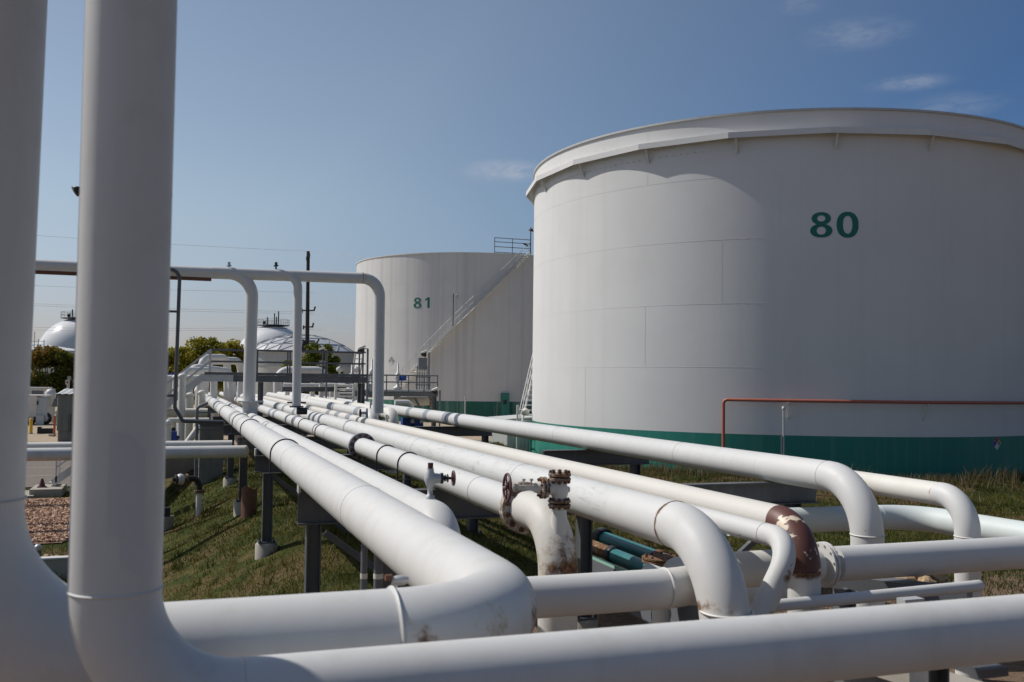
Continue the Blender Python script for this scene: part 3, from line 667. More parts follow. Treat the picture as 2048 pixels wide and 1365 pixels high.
for z in (4.38, 6.80, 9.25, 11.65): ringbox(T80, R8-.002, R8+.004, z-.0045, z+.0045, 200).build('course_seam', 'tank80', t80)
for px, z0, z1 in ((1171, 1.9, 4.38), (1290, 4.38, 6.8), (1443, 6.8, 9.25), (1510, 1.9, 4.38), (1560, 9.25, 11.65), (1700, 4.4, 6.8), (1860, 6.8, 9.25), (1293, 11.65, 14.)):
    a = azi(T80, on_tank(T80, R8, px, 700)); ringbox(T80, R8-.002, R8+.004, z0, z1, 1, a-.0006, a+.0006).build('plate_seam', 'tank80', t80)
# polygonal wind girder
NG = 21; a_v = azi(T80, on_tank(T80, R8+.42, 1662.5, 254)); RG = R8+.42
GZ = on_tank(T80, RG, 1662.5, 254).z
gv = [polar(T80, RG, a_v+2*PI*i/NG, 0) for i in range(NG)]
m = MB()
for i in range(NG):
    a0 = a_v+2*PI*i/NG; sub = 8; p, q = gv[i], gv[(i+1) % NG]
    for k in range(sub):
        o0, o1 = p.lerp(q, k/sub), p.lerp(q, (k+1)/sub)
        i0_, i1_ = polar(T80, R8+.001, a0+2*PI/NG*k/sub, 0), polar(T80, R8+.001, a0+2*PI/NG*(k+1)/sub, 0)
        z = lambda v, h: V(v.x, v.y, h)
        m.add([z(i0_, GZ), z(i1_, GZ), z(o1, GZ), z(o0, GZ)], [(0, 1, 2, 3)])
        m.add([z(i0_, GZ-.02), z(i1_, GZ-.02), z(o1, GZ-.02), z(o0, GZ-.02)], [(3, 2, 1, 0)])
        m.add([z(o0, GZ), z(o1, GZ), z(o1, GZ-.22), z(o0, GZ-.22)], [(0, 1, 2, 3)])
        m.add([z(o0*1, GZ-.22), z(o1, GZ-.22), z(o1.lerp(T80, .0012), GZ-.02), z(o0.lerp(T80, .0012), GZ-.02)], [(0, 1, 2, 3)])
m.build('wind_girder', 'tank80', t80)
for i in range(NG):
    a = a_v+2*PI*(i-.07)/NG
    if not math.radians(180) < (math.degrees(a) % 360)/360*2*PI < math.radians(300): continue
    m = MB(); m.bar(polar(T80, RG-.08, a, GZ-.05), polar(T80, R8+.02, a, GZ-.72), .07, .07); m.build('girder_bracket', 'offwhite', t80)
m = MB()
for i in range(30):
    a = azi(T80, on_tank(T80, R8, 1112, 500)) - math.radians(1.45)*i
    m.box(polar(T80, R8+.02, a, GZ-.55), (.03, .035, .04), (V(math.cos(a), -math.sin(a), 0), V(math.sin(a), math.cos(a), 0), V(0, 0, 1)))
m.build('clip_row', 'offwhite', t80)
pn = on_tank(T80, R8, 1669, 475.5); an = azi(T80, pn); hn = on_tank(T80, R8, 1669, 424.5).z-pn.z
m = MB(); place = lambda u, z: polar(T80, R8+.010, an-u/R8, z)
glyph(m, '8', -.50*hn, pn.z, hn, place); glyph(m, '0', .50*hn, pn.z, hn, place); m.build('painted_number', 'number', t80)
pd = on_tank(T80, R8, 1993, 887); diamond(t80, T80, R8, azi(T80, pd), pd.z, .27, ('sign_red', 'sign_blue', 'sign_yellow', 'sign_white'))
# red foam line
a0, a1 = azi(T80, on_tank(T80, R8+.3, 1447, 803)), azi(T80, on_tank(T80, R8+.3, 1447, 803)) - math.radians(75)
zf = on_tank(T80, R8+.3, 1662, 803).z
t = thing('foam_pipe', 'thin red pipe rising beside the big tank and curving round its wall', 'pipe', polar(T80, R8+.3, a0, 0))
pts = rounded([polar(T80, R8+.3, a0, -.3), polar(T80, R8+.3, a0, zf)] + [polar(T80, R8+.3, a0-.02-(i/30)*(a0-a1), zf) for i in range(31)], [.16]+[.3]*30, .3)
MB().tube(pts, .062, 14).build('pipe_body', 'primer_red', t)
for px in (1578, 1855):
    a = azi(T80, on_tank(T80, R8+.3, px, 806)); m = MB(); m.bar(polar(T80, R8+.34, a, zf-.07), polar(T80, R8+.0, a, zf-.07), .05, .04); m.bar(polar(T80, R8+.3, a, zf-.1), polar(T80, R8+.01, a, zf-.66), .04, .04); m.build('bracket', 'offwhite', t)
t = thing('lamp_post', 'thin white lamp post in front of the green band of the big tank', 'lamp post', at(1567, 930, Y=27.)*1)
b = t.location.copy(); top_ = at(1567, 818, Y=27.).z
m = MB(); m.cyl((b.x, b.y, -.3), (b.x, b.y, top_), .028, n=10); m.build('pole', 'galv', t)
MB().lathe((b.x, b.y, top_), (0, 0, 1), [(.03, -.04), (.055, 0), (.05, .06), (.001, .09)], 14).build('lamp_head', 'white', t)
MB().cyl((b.x-.06, b.y+.02, -.3), (b.x-.06, b.y+.02, 2.05), .02, n=8).build('conduit', 'steel_mid', t)
# spiral stair on the far flank of tank 80
def spiral(t, c, r0, r1, a0, a1, z0, z1, n, mat, rail_h=1.05, posts=2, tread=.06):
    m = MB()
    for i in range(n):
        a = a0+(a1-a0)*i/(n-1); z = z0+(z1-z0)*i/(n-1); e = V(math.sin(a), math.cos(a), 0); s_ = V(math.cos(a), -math.sin(a), 0)
        m.box(c + e*((r0+r1)/2) + V(0, 0, z), (r1-r0, .26, tread), (e, s_, V(0, 0, 1)))
    m.build('stair_tread', mat, t)
    P = lambda r, k, dz: polar(c, r, a0+(a1-a0)*k, z0+(z1-z0)*k+dz)
    m = MB(); m.tube([P(r1, k/24, rail_h) for k in range(25)], .025, 8); m.tube([P(r1, k/24, rail_h*.5) for k in range(25)], .018, 8); m.build('handrail', 'galv' if mat != 'white' else mat, t)
    m = MB()
    for i in range(0, n, posts): k = i/(n-1); m.cyl(P(r1, k, -.05), P(r1, k, rail_h), .016, n=6, caps=False)
    m.build('baluster_row', 'galv' if mat != 'white' else mat, t)
    m = MB(); m.tube([P(r1+.01, k/24, -.1) for k in range(25)], .05, 6); m.build('stringer', mat, t)
aL = math.atan2(T80.x, T80.y) + PI + math.acos(R8/T80.length)          # tangent seen from the standpoint
t = thing('tank_stair', 'white open stair climbing out of sight behind the big tank beside the corrugated hut', 'stair', polar(T80, R8+.5, aL, 0))
e0, e1 = at(1039, 862, Y=44.8), at(1069, 732, Y=46.6); wv = V(.75, .1, 0)
for i in range(16):
    p = e0.lerp(e1, i/13); MB().box(p+wv*.5, (.75, .24, .05), (wv.normalized(), V(-.13, 1, 0).normalized(), V(0, 0, 1))).build('stair_tread', 'white', t)
for q in (V(0, 0, 0), wv):
    MB().bar(e0+q-V(0, 0, .1), e0.lerp(e1, 1.2)+q-V(0, 0, .1), .05, .16).build('stringer', 'white', t)
    for h in (1.05, .55): MB().cyl(e0+q+V(0, 0, h), e0.lerp(e1, 1.2)+q+V(0, 0, h), .025, n=8).build('handrail', 'white', t)
    for k in (0, .25, .5, .75, 1.): p = e0.lerp(e1, k)+q; MB().cyl(p, p+V(0, 0, 1.05), .02, n=6).build('rail_post', 'white', t)
# green hydrants and valves at its foot
t = thing('green_manifold', 'dark green pipe manifold with a handwheel valve beside the corrugated hut', 'manifold', at(1050, 905, z=0))
b = V(15.9, 42.6, 0)
m = MB()
for z in (.55, 1.0, 1.45): m.cyl(b+V(-.05, 0, z), b+V(.75, 0, z), .04, n=10)
m.cyl(b+V(0, 0, -.2), b+V(0, 0, 1.7), .05, n=10); m.cyl(b+V(.75, 0, -.2), b+V(.75, 0, 1.5), .05, n=10); m.build('pipe_frame', 'green', t)
m = MB(); m.lathe(b+V(1.15, -.3, .0), (0, 0, 1), [(.09, -.1), (.09, .5), (.15, .55), (.15, .75), (.07, .9), (.05, 1.2)], 14); v = m.build('valve_body', 'green', t)
wheel(v, b+V(1.15, -.3, 1.22), (0, 0, 1), .3, .03, 4, 'green')
m = MB(); m.cyl(b+V(.5, -.2, .75), b+V(.95, -.2, .75), .1, n=12); m.cyl(b+V(.7, -.2, .7), b+V(.7, -.2, 1.25), .06, n=10); m.build('bypass_cock', 'galv', t)
# hut
t = thing('corrugated_hut', 'small pale corrugated hut between the two numbered tanks', 'hut', (17.3, 48, 0))
def corr(m, a, b, z0, z1, pitch=.2, d=.03):
    a, b = Vector(a), Vector(b); L = (b-a).length; n = int(L/pitch)*4; u = (b-a).normalized(); nn = V(u.y, -u.x, 0); vs = []
    prof = [0, 1, 1, 0]
    for i in range(n+1):
        q = a+u*(L*i/n)+nn*(d*prof[i % 4]); vs += [V(q.x, q.y, z0), V(q.x, q.y, z1)]
    m.add(vs, [(2*i, 2*i+2, 2*i+3, 2*i+1) for i in range(n)])
m = MB(); h0 = V(16.25, 48.2, 0); 
for a_, b_ in (((16.3, 47.2, 0), (18.4, 47.2, 0)), ((18.4, 47.2, 0), (18.4, 50, 0)), ((18.4, 50, 0), (16.3, 50, 0)), ((16.3, 50, 0), (16.3, 47.2, 0))): corr(m, a_, b_, -.2, 1.75)
m.build('wall', 'pale_cladding', t)
m = MB(); m.box((17.35, 48.6, 1.83), (2.4, 3.1, .07), (V(1, 0, .07), V(0, 1, 0), V(-.07, 0, 1))); m.build('roof', 'pale_cladding', t)
MB().box((16.6, 47.1, 1.72), (.5, .06, .14)).build('fascia_sign', 'sign_red', t)
t = thing('lamp_post', 'white post with a hooded lamp by the stair foot of the big tank', 'lamp post', at(1034, 900, Y=44))
b = t.location.copy(); MB().cyl((b.x, b.y, -.2), (b.x, b.y, 4.75-2.15), .05, n=10).build('pole', 'white', t)
m = MB(); m.cyl((b.x, b.y, 2.35), (b.x+.4, b.y, 2.35), .03, n=8); m.lathe((b.x+.42, b.y, 2.2), (0, 0, 1), [(.05, .25), (.2, .15), (.2, .1), (.15, -.1), (.001, -.12)], 14); m.build('lamp_head', 'offwhite', t)

t81 = thing('storage_tank', 'streaked white storage tank numbered 81 with an outside stair', 'storage tank', T81, 'white storage tanks')
R1 = 11.9; TOP1 = 15.25; ST1 = 1.93
shell(T81, R1, ST1, TOP1, 180, 5).build('shell', 'tank81', t81); shell(T81, R1+.004, -.6, ST1, 180).build('base_band', 'green_old', t81)
MB().lathe((T81.x, T81.y, 0), (0, 0, 1), [(R1-.01, TOP1-.1), (.01, TOP1+.3)], 96).build('roof', 'offwhite', t81)
ringbox(T81, R1-.002, R1+.06, TOP1-.06, TOP1+.01, 180).build('top_angle', 'offwhite', t81)
for z in (4.6, 7.3, 9.95, 12.6): ringbox(T81, R1-.002, R1+.006, z-.012, z+.012, 180).build('course_seam', 'tank81', t81)
for px, z0, z1 in ((760, 4.6, 7.3), (860, 7.3, 9.95), (960, 1.95, 4.6), (1010, 9.95, 12.6), (800, 12.6, 15.2)):
    a = azi(T81, on_tank(T81, R1, px, 700)); ringbox(T81, R1-.002, R1+.006, z0, z1, 1, a-.0008, a+.0008).build('plate_seam', 'tank81', t81)
pn = on_tank(T81, R1, 843, 617); an1 = azi(T81, pn); hn = on_tank(T81, R1, 843, 595.5).z-pn.z
m = MB(); place = lambda u, z: polar(T81, R1+.012, an1-u/R1, z); glyph(m, '8', -.42*hn, pn.z, hn, place); glyph(m, '1', .62*hn, pn.z, hn, place); m.build('painted_number', 'number', t81)
pd = on_tank(T81, R1, 783, 722); diamond(t81, T81, R1, azi(T81, pd), pd.z, .42, ('sign_grey', 'sign_grey', 'sign_grey', 'sign_white'), zero=False)
pa, pb = on_tank(T81, R1+.4, 797, 775), on_tank(T81, R1+.4, 1058, 507)
t = thing('spiral_stair', 'long straight looking stair climbing the face of the streaked tank', 'stair', polar(T81, R1+.4, azi(T81, pa), 0))
spiral(t, T81, R1+.03, R1+.72, azi(T81, pa), azi_near(T81, pb, azi(T81, pa)), pa.z, pb.z, 56, 'offwhite', posts=3)
# roof landing rail
t = thing('roof_railing', 'grey guard rail on the roof edge of the streaked tank', 'railing', on_tank(T81, R1, 1025, 505))
q0, q1 = on_tank(T81, R1-.2, 989, 504), on_tank(T81, R1-.2, 1060, 506); q0.z = q1.z = TOP1
for k in (0, .5, 1): 
    p = q0.lerp(q1, k); MB().cyl(p, p+V(0, 0, 1.42), .035, n=8).build('rail_post', 'steel_mid', t)
for z in (.12, .62, 1.06, 1.42): MB().cyl(q0+V(0, 0, z), q1+V(0, 0, z), .035, n=8).build('rail', 'steel_mid', t)
t = thing('lamp_post', 'dark mast with a small lamp on the roof landing of the streaked tank', 'lamp post', q1+V(.1, .3, 0))
b = q1+V(.12, .2, 0); MB().cyl(b, b+V(0, 0, 2.6), .045, n=8).build('pole', 'dark', t); MB().lathe(b+V(0.05, 0, 2.35), (.3, 0, 1), [(.02, .2), (.12, .12), (.26, -.05), (.001, -.1)], 12).build('lamp_head', 'wheel', t)
MB().lathe(b+V(-.5, -.2, .95), (-.5, 0, .15), [(.05, .3), (.08, .1), (.15, -.15), (.001, -.17)], 12).build('floodlight', 'dark', t)
p = on_tank(T81, R1+.75, 906, 652)
t = thing('lamp_post', 'slim lamp post halfway up the stair of the streaked tank', 'lamp post', p)
MB().cyl(p, p+V(0, 0, 2.85), .04, n=8).build('pole', 'dark', t); MB().cyl(p+V(0, 0, 2.85), p+V(.25, 0, 2.75), .035, n=8).lathe(p+V(.28, 0, 2.62), (0, 0, 1), [(.05, .2), (.17, .02), (.1, -.16), (.001, -.2)], 12).build('lamp_head', 'galv', t)
p = on_tank(T81, R1+.1, 1010, 808)
t = thing('green_cabinet', 'dark green box cabinet standing against the streaked tank band', 'cabinet', (p.x, p.y, 0))
MB().box((p.x, p.y, 1.35), (.75, .5, 2.7), (V(.95, -.3, 0), V(.3, .95, 0), V(0, 0, 1))).build('case', 'green', t); MB().box((p.x-.09, p.y-.26, 1.9), (.3, .04, .4), (V(.95, -.3, 0), V(.3, .95, 0), V(0, 0, 1))).build('hatch', 'dark', t)
p = at(930, 840, Y=72); t = thing('pole', 'thin grey pole before the green band of the streaked tank', 'pole', (p.x, p.y, 0)); MB().cyl((p.x, p.y, -.2), (p.x, p.y, at(930, 794, Y=72).z), .055, n=8).build('shaft', 'galv', t); MB().box((p.x, p.y, at(930, 796, Y=72).z), (.16, .16, .1)).build('cap_plate', 'galv', t)

# ------------------------------------------------------------------ far tanks, spheres
def sphere_tank(label, px, py, rpx, Y, num=None):
    c = at(px, py, Y=Y); r = rpx*(c-V(0, 0, EYE)).dot(fw)/F_PX
    t = thing('sphere_tank', label, 'sphere tank', (c.x, c.y, 0), 'white gas spheres'); m = MB()
    m.lathe(c, (0, 0, 1), [(max(r*math.cos(a), .01), r*math.sin(a)) for a in np.linspace(-PI/2, PI/2, 41)], 64); m.build('shell', 'sphere', t)
    leg0 = None
    for i in range(10):
        a = 2*PI*i/10; q = c+V(math.sin(a)*r, math.cos(a)*r, 0)
        if leg0 is None: leg0 = MB().cyl((q.x, q.y, -.2), (q.x, q.y, c.z), .3, n=10).build('leg', 'white', t); ql = q
        else: d = leg0.copy(); C.objects.link(d); d.parent = t; d.location = q-ql
    m = MB(); z = c.z+r+.05; m.lathe((c.x, c.y, z), (0, 0, 1), [(.1, 0), (3.2, 0), (3.2, -.15)], 24); m.build('top_platform', 'steel_mid', t)
    m = MB()
    for h in (.55, 1.1): m.torus((c.x, c.y, z+h), (0, 0, 1), 3.0, .035, 24, 6)
    for i in range(16): a = 2*PI*i/16; m.cyl((c.x+3.2*math.sin(a), c.y+3.2*math.cos(a), z), (c.x+3.2*math.sin(a), c.y+3.2*math.cos(a), z+1.1), .03, n=6)
    m.build('guard_rail', 'steel_mid', t)
    m = MB()
    for dx, h in ((-1.2, 1.6), (.2, 2.4), (1.0, 2.9), (.6, 1.7)): m.cyl((c.x+dx, c.y, z), (c.x+dx, c.y, z+h), .12, n=8)
    m.box((c.x-1.8, c.y, z+.4), (.5, .5, .8)); m.build('relief_valve', 'dark', t)
    return t, c, r
ts, cs, rs = sphere_tank('glossy white gas sphere with a black painted number, above the orange tinged tree', 156, 712, 75, 198)
m = MB()
def sp(u, z):
    az = math.atan2(-cs.x, -cs.y); zz = (z-cs.z)/rs; e = math.asin(zz); a = az + .05 - u/(rs*math.cos(e))
    return V(cs.x+(rs+.03)*math.cos(e)*math.sin(a), cs.y+(rs+.03)*math.cos(e)*math.cos(a), cs.z+(rs+.03)*math.sin(e))
zt = at(125, 695, Y=190).z; h = .95; x0 = -3.45
for ch, dx in (('5', 0), ('2', .75), ('4', 1.5)):
    st = {'5': [[(.5, 1), (.05, 1), (.05, .58), (.35, .6), (.5, .42), (.5, .2), (.35, 0), (.0, .05)]], '2': [[(.0, .8), (.15, 1), (.4, 1), (.5, .8), (.45, .6), (0, 0), (.55, 0)]], '4': [[(.4, 0), (.4, 1), (0, .3), (.55, .3)]]}[ch]
    for s_ in st: stroke(m, [(x0+dx+a*h, zt-h+b*h) for a, b in s_], .15, sp)
m.build('painted_number', 'black', ts)
tb, cb, rb = sphere_tank('glossy white gas sphere behind the geodesic dome roof, railed platform on top', 545, 722, 71, 200)
m = MB()
for k in range(2):
    a, b = V(cb.x-rb*.6, cb.y-rb*.9, cb.z+rb*.35+k*.9), V(cb.x-rb*1.15, cb.y-rb*.9, cb.z-rb*.3+k*.9); m.cyl(a, b, .09, n=6)
for i in range(14): k = i/13; p = V(cb.x-rb*.6, cb.y-rb*.9, cb.z+rb*.35).lerp(V(cb.x-rb*1.15, cb.y-rb*.9, cb.z-rb*.3), k); m.cyl(p, p+V(0, 0, .95), .06, n=6)
m.build('access_stair', 'steel', tb)
# dome roof tank
c = at(600, 757, Y=150); c.z = 0; rd = 112*148/F_PX*1.0; zr = at(600, 707, Y=150).z
td = thing('dome_tank', 'low white tank under a faceted geodesic dome roof', 'storage tank', c)
m = MB(); m.lathe(c, (0, 0, 1), [(rd, -.2), (rd, zr-2.1)], 64); m.build('shell', 'offwhite', td)
m = MB(); m.lathe(c, (0, 0, 1), [(rd+.05, zr-2.1), (rd+.05, zr-.15)], 64); m.build('upper_band', 'galv', td)
MB().lathe(c, (0, 0, 1), [(rd+.05, zr-.15), (rd+.25, zr-.15), (rd+.25, zr), (rd, zr)], 64).build('rim_ring', 'white', td)
hz = at(600, 669, Y=150).z-zr; Rs = (rd*rd+hz*hz)/(2*hz); NR = 4; rows = []
for j in range(NR+1):
    f = j/NR; n = max(1, 6*j); th = math.asin(rd/Rs)*f
    rows.append([V(c.x+Rs*math.sin(th)*math.sin(2*PI*(i+.5*(j % 2))/n), c.y+Rs*math.sin(th)*math.cos(2*PI*(i+.5*(j % 2))/n), zr+hz-Rs+Rs*math.cos(th)) for i in range(n)])
m = MB(); ribs = set(); allv = [v for r_ in rows for v in r_]; off = [0]
for r_ in rows: off.append(off[-1]+len(r_))
import itertools
fs = []
for j in range(NR):
    n0, n1 = len(rows[j]), len(rows[j+1]); a0_ = [math.atan2(v.x-c.x, v.y-c.y) % (2*PI) for v in rows[j]]; i = k = 0
    if n0 == 1:
        fs += [(0, off[1]+q, off[1]+(q+1) % n1) for q in range(n1)]; continue
    s0 = .5*(j % 2)/n0; s1 = .5*((j+1) % 2)/n1
    while i < n0 or k < n1:
        A_, B_ = off[j]+i % n0, off[j+1]+k % n1
        if k >= n1 or (i < n0 and (i+1)/n0+s0 < (k+1)/n1+s1): fs.append((A_, B_, off[j]+(i+1) % n0)); i += 1
        else: fs.append((A_, B_, off[j+1]+(k+1) % n1)); k += 1
m.add(allv, fs); m.build('dome_roof', 'dome', td)
m = MB(); es = {tuple(sorted(e)) for f in fs for e in ((f[0], f[1]), (f[1], f[2]), (f[2], f[0]))}
for a, b in es: m.bar(allv[a]+V(0, 0, .04), allv[b]+V(0, 0, .04), .11, .07)
m.build('dome_rib', 'dome_rib', td)
# low flat tank behind the orange tinged tree
c = at(60, 757, Y=150); c.z = 0; zt = at(60, 702, Y=150).z
t = thing('flat_tank', 'low white tank with a railed shallow cone roof behind the orange tinged tree', 'storage tank', c)
MB().lathe(c, (0, 0, 1), [(8.2, -.2), (8.2, zt-.3)], 48).build('shell', 'offwhite', t); MB().lathe(c, (0, 0, 1), [(8.4, zt-.35), (8.4, zt), (8.2, zt), (.01, zt+1.2)], 48).build('roof', 'white', t)
m = MB(); b = at(73, 702, Y=144)
for dx, h in ((-.9, 1.4), (-.3, 2.6), (.2, 1.6), (.9, 1.5)): m.cyl(b+V(dx, 0, -.4), b+V(dx, 0, h), .06, n=6)
for h in (.8, 1.3): m.cyl(b+V(-4, 0, h), b+V(1, 0, h), .04, n=6)
m.bar(b+V(-3, 0, -.2), b+V(-.4, 0, .7), .15, .08); m.build('roof_railing', 'galv', t)

# ------------------------------------------------------------------ arch over the rack
t = thing('pipe_arch', 'tall white pipe arch on three legs spanning the rack', 'pipe', (3, 34, 0)); YA = 34.
hz_ = at(735, 557, Y=YA).z
ph = rounded([(-16, YA, hz_-.12), (-.3, YA, hz_-.08), (6.80, YA, hz_), (6.82, YA, 2.55)], [2., .62], .3)
MB().tube(ph, .2, 32, wear=lambda q, p: (.7*near(q, (6.15, 33.9, 7.45), .16)+.5*near(q, (3.9, 33.9, 7.4), .14)) if q.x > 1 else 0).build('header', 'white_chip', t)
weld(t, (6.17, YA, hz_), (1, 0, 0), .205, 'rust', .008)
MB().tube(rounded([(2.33, YA, 2.55), (2.36, YA, hz_-.05), (1.0, YA, hz_-.06)], [.78], .25), .208, 32).build('leg', 'white_chip', t)
MB().tube(rounded([(3.93, YA-.12, 2.75), (3.89, YA-.12, hz_+.02), (2.9, YA-.02, hz_-.02)], [.5], .25), .15, 28).build('leg', 'white_chip', t)
MB().bar((-16, YA-.02, hz_-.345), (1.0, YA-.02, hz_-.3), .2, .1).build('pipe_shoe', 'rust', t)
MB().bar((-16, YA-.03, hz_-.24), (1.0, YA-.03, hz_-.2), .26, .09).build('shoe_plate', 'offwhite', t)
for px in (458, 552):
    p = at(px, 536, Y=YA); m = MB(); m.cyl(p-V(0, 0, .06), p+V(0, 0, .13), .03, n=8); m.box(p+V(0, 0, .15), (.09, .07, .09)); m.cyl(p+V(-.08, 0, .06), p+V(.08, 0, .08), .025, n=8); m.build('vent_valve', 'galv' if px < 500 else 'dark', t)
m = MB(); p = V(2.37, YA-.15, 2.95); m.box(p, (.85, .5, .05)); m.box(p+V(.12, 0, -.45), (.22, .22, .85)); m.build('leg_seat', 'white', t)
m = MB(); p = V(3.93, YA-.12, 2.78); m.disc(p, (0, 0, 1), .24, .05); m.cyl(p+V(-.32, 0, .14), p+V(.32, 0, .14), .03, n=8); m.cyl(p+V(0, -.1, -.15), p+V(.35, -.1, -.15), .12, n=10); m.build('leg_valve', 'dark', t)
# dark bent conduit
t = thing('conduit_riser', 'dark grey bent conduit riser hooked over the arch header', 'conduit', (0, 33.4, 0))
MB().tube(rounded([(-.75, 33.55, hz_-.05), (-.02, 33.5, hz_-.05), (-.06, 33.5, 2.75), (.2, 33.5, 2.30), (1.5, 33.5, 2.27)], [.35, .12, .12], .2), .062, 12).build('conduit', 'steel', t)
MB().cyl((-.55, 33.5, 5.93), (-.08, 33.5, 5.93), .04, n=8).build('stand_off', 'steel', t); MB().cyl((-.55, 33.5, 3.15), (-.06, 33.5, 3.15), .05, n=8).build('stand_off', 'steel', t)
MB().cyl((-.4, 33.5, 1.5), (-.4, 33.5, at(336, 568, Y=33.5).z), .035, n=8).build('conduit', 'steel', t)
t = thing('conduit_riser', 'grey gooseneck conduit beside the dark vault under the rack end', 'conduit', (.7, 36, 0))
b = at(393, 880, Y=36); MB().tube(rounded([(b.x, 36, -.1), (b.x, 36, at(393, 815, Y=36).z), (b.x+.35, 36, at(410, 806, Y=36).z)], [.15], .2), .055, 12).build('conduit', 'steel_mid', t)
for z in (2.5, 1.9): MB().bar((b.x, 36, z), (b.x+.7, 36, z), .05, .04).build('stand_off', 'steel', t)

# light mast behind the riser
t = thing('light_mast', 'dark mast with floodlights showing either side of the ringed riser', 'light mast', (-1.6, 30, 0)); b = V(-1.62, 30, 0)
MB().cyl(b+V(0, 0, -.2), b+V(0, 0, 9.4), .1, .07, 12).build('mast', 'dark', t); MB().cyl(b+V(-1.15, 0, 9.05), b+V(1.1, 0, 9.05), .05, n=8).build('crossarm', 'dark', t)
for dx, sg in ((-1.24, -1), (1.16, 1)):
    p = b+V(dx, 0, 9.12); MB().lathe(p, (sg*.7, -.2, -.5), [(.05, -.12), (.1, -.05), (.17, .09), (.001, .1)], 12).build('floodlight', 'dark', t)

# ------------------------------------------------------------------ walkway across the rack
YW = 46.
t = thing('walkway', 'dark steel walkway with two bar rails and a white stair crossing over the pipes', 'walkway', (5, YW, 0))
fz = at(570, 750, Y=YW).z; xa, xb = at(467, 750, Y=YW).x, at(735, 750, Y=YW).x; x0 = at(409, 750, Y=YW).x
MB().box(((x0+xb)/2, YW+.5, fz+.02), (xb-x0, 1.1, .12)).build('deck', 'steel', t)
MB().ibeam((xa, YW-.04, fz-.2), (xb, YW-.04, fz-.2), .12, .3, .03).build('edge_beam', 'steel', t)
MB().ibeam((x0, YW-.04, fz-.2), (xa-.01, YW-.04, fz-.2), .12, .3, .03).build('edge_beam', 'galv', t)
MB().ibeam((x0, YW+1.04, fz-.2), (xb, YW+1.04, fz-.2), .12, .3, .03).build('edge_beam', 'steel', t)
rail0 = at(421, 700, Y=YW)
for yy in (YW, YW+1.0):
    for z in (1.13, .58): MB().bar((rail0.x, yy, fz+z), (xb-.1, yy, fz+z), .06, .07).build('rail', 'steel', t)
    for px in (421, 515, 580, 652, 726):
        x_ = at(px, 720, Y=YW).x; MB().bar((x_, yy, fz-.1), (x_, yy, fz+1.13), .07, .07).build('rail_post', 'galv' if px == 421 else 'steel', t)
for px in (523, 726):
    x_ = at(px, 770, Y=YW).x
    for yy in (YW, YW+1.): MB().ibeam((x_, yy, -.3), (x_, yy, fz-.36), .16, .16, .02, (1, 0, 0)).build('post', 'steel', t)
s0 = at(409, 752, Y=YW); s1 = at(318, 823, Y=YW); dv = (s1-s0)
for yy in (YW-.02, YW+.98):
    MB().bar(V(s0.x, yy, s0.z), V(s1.x, yy, s1.z)+V(-1.2, 0, -.95), .05, .3).build('stringer', 'galv', t)
    for h in (1.1, .58): MB().bar(V(rail0.x, yy, fz+h), V(rail0.x, yy, fz+h)+dv*1.35, .05, .09).build('stair_rail', 'galv', t)
    for k in (.75, 1.5): p = V(s0.x, yy, s0.z)+dv*k; MB().bar(p, p+V(0, 0, 1.12), .06, .06).build('rail_post', 'galv', t)
for i in range(16): p = V(s0.x, YW+.48, s0.z+.05)+dv*(i/11); MB().box(p, (.26, .92, .04)).build('stair_tread', 'galv', t)
# second deck toward the streaked tank
Y2 = 58.
t = thing('valve_deck', 'grey steel valve deck with pipe rails before the streaked tank', 'platform', (12, Y2, 0))
xa, xb = at(690, 783, Y=Y2).x, at(876, 783, Y=Y2).x; dz = at(800, 785, Y=Y2).z; rz = at(800, 751, Y=Y2).z
MB().box(((xa+xb)/2, Y2+1., dz+.1), (xb-xa, 2., .1)).build('deck', 'galv', t); 
for yy in (Y2, Y2+2): MB().ibeam((xa, yy-.02, dz-.1), (xb, yy-.02, dz-.1), .12, .3, .03).build('edge_beam', 'steel_mid', t)
for yy in (Y2, Y2+2):
    for z in (rz, (rz+dz)/2+.1): MB().cyl((xa, yy, z), (xb, yy, z), .04, n=8).build('rail', 'steel_mid', t)
    for px in (706, 738, 773, 817, 848, 875): x_ = at(px, 770, Y=Y2).x; MB().cyl((x_, yy, dz), (x_, yy, rz), .04, n=8).build('rail_post', 'steel_mid', t)
for px in (692, 760, 868): x_ = at(px, 800, Y=Y2).x; MB().ibeam((x_, Y2, -.3), (x_, Y2, dz-.25), .25, .25, .03, (1, 0, 0)).build('post', 'steel', t)
MB().bar((at(828, 790, Y=Y2).x, Y2-.1, dz-.3), (at(852, 815, Y=Y2).x, Y2-.1, 1.3), .12, .12).build('brace', 'steel', t)
t = thing('motor_valve', 'grey motor valve with a tall stem and blue actuator on the valve deck rail middle', 'valve', at(795, 783, Y=Y2+.8), 'motor valves around the valve deck')
b = t.location.copy()
m = MB(); m.lathe(b, (0, 0, 1), [(.22, -.6), (.22, .1), (.3, .15), (.3, .25), (.12, .3), (.1, .7), (.16, .75), (.16, 1.1), (.06, 1.15), (.05, 1.75), (.001, 1.78)], 14); m.build('valve_body', 'galv', t)
m = MB(); m.box(b+V(.3, 0, .85), (.42, .35, .38)); m.cyl(b+V(.3, 0, .85), b+V(.3, -.4, .85), .14, n=12); m.build('actuator', 'blue', t)
dup(t, at(743, 776, Y=Y2+.8), 'motor valve with a blue actuator half hidden by the arch leg near the walkway end')
dup(t, at(703, 784, Y=Y2+.8), 'motor valve with a blue actuator between the walkway post and the arch leg')
t = thing('relay_rack', 'grey electrical rack with a floodlight pole standing on the valve deck', 'electrical rack', at(850, 783, Y=Y2+1.2)); b = t.location.copy()
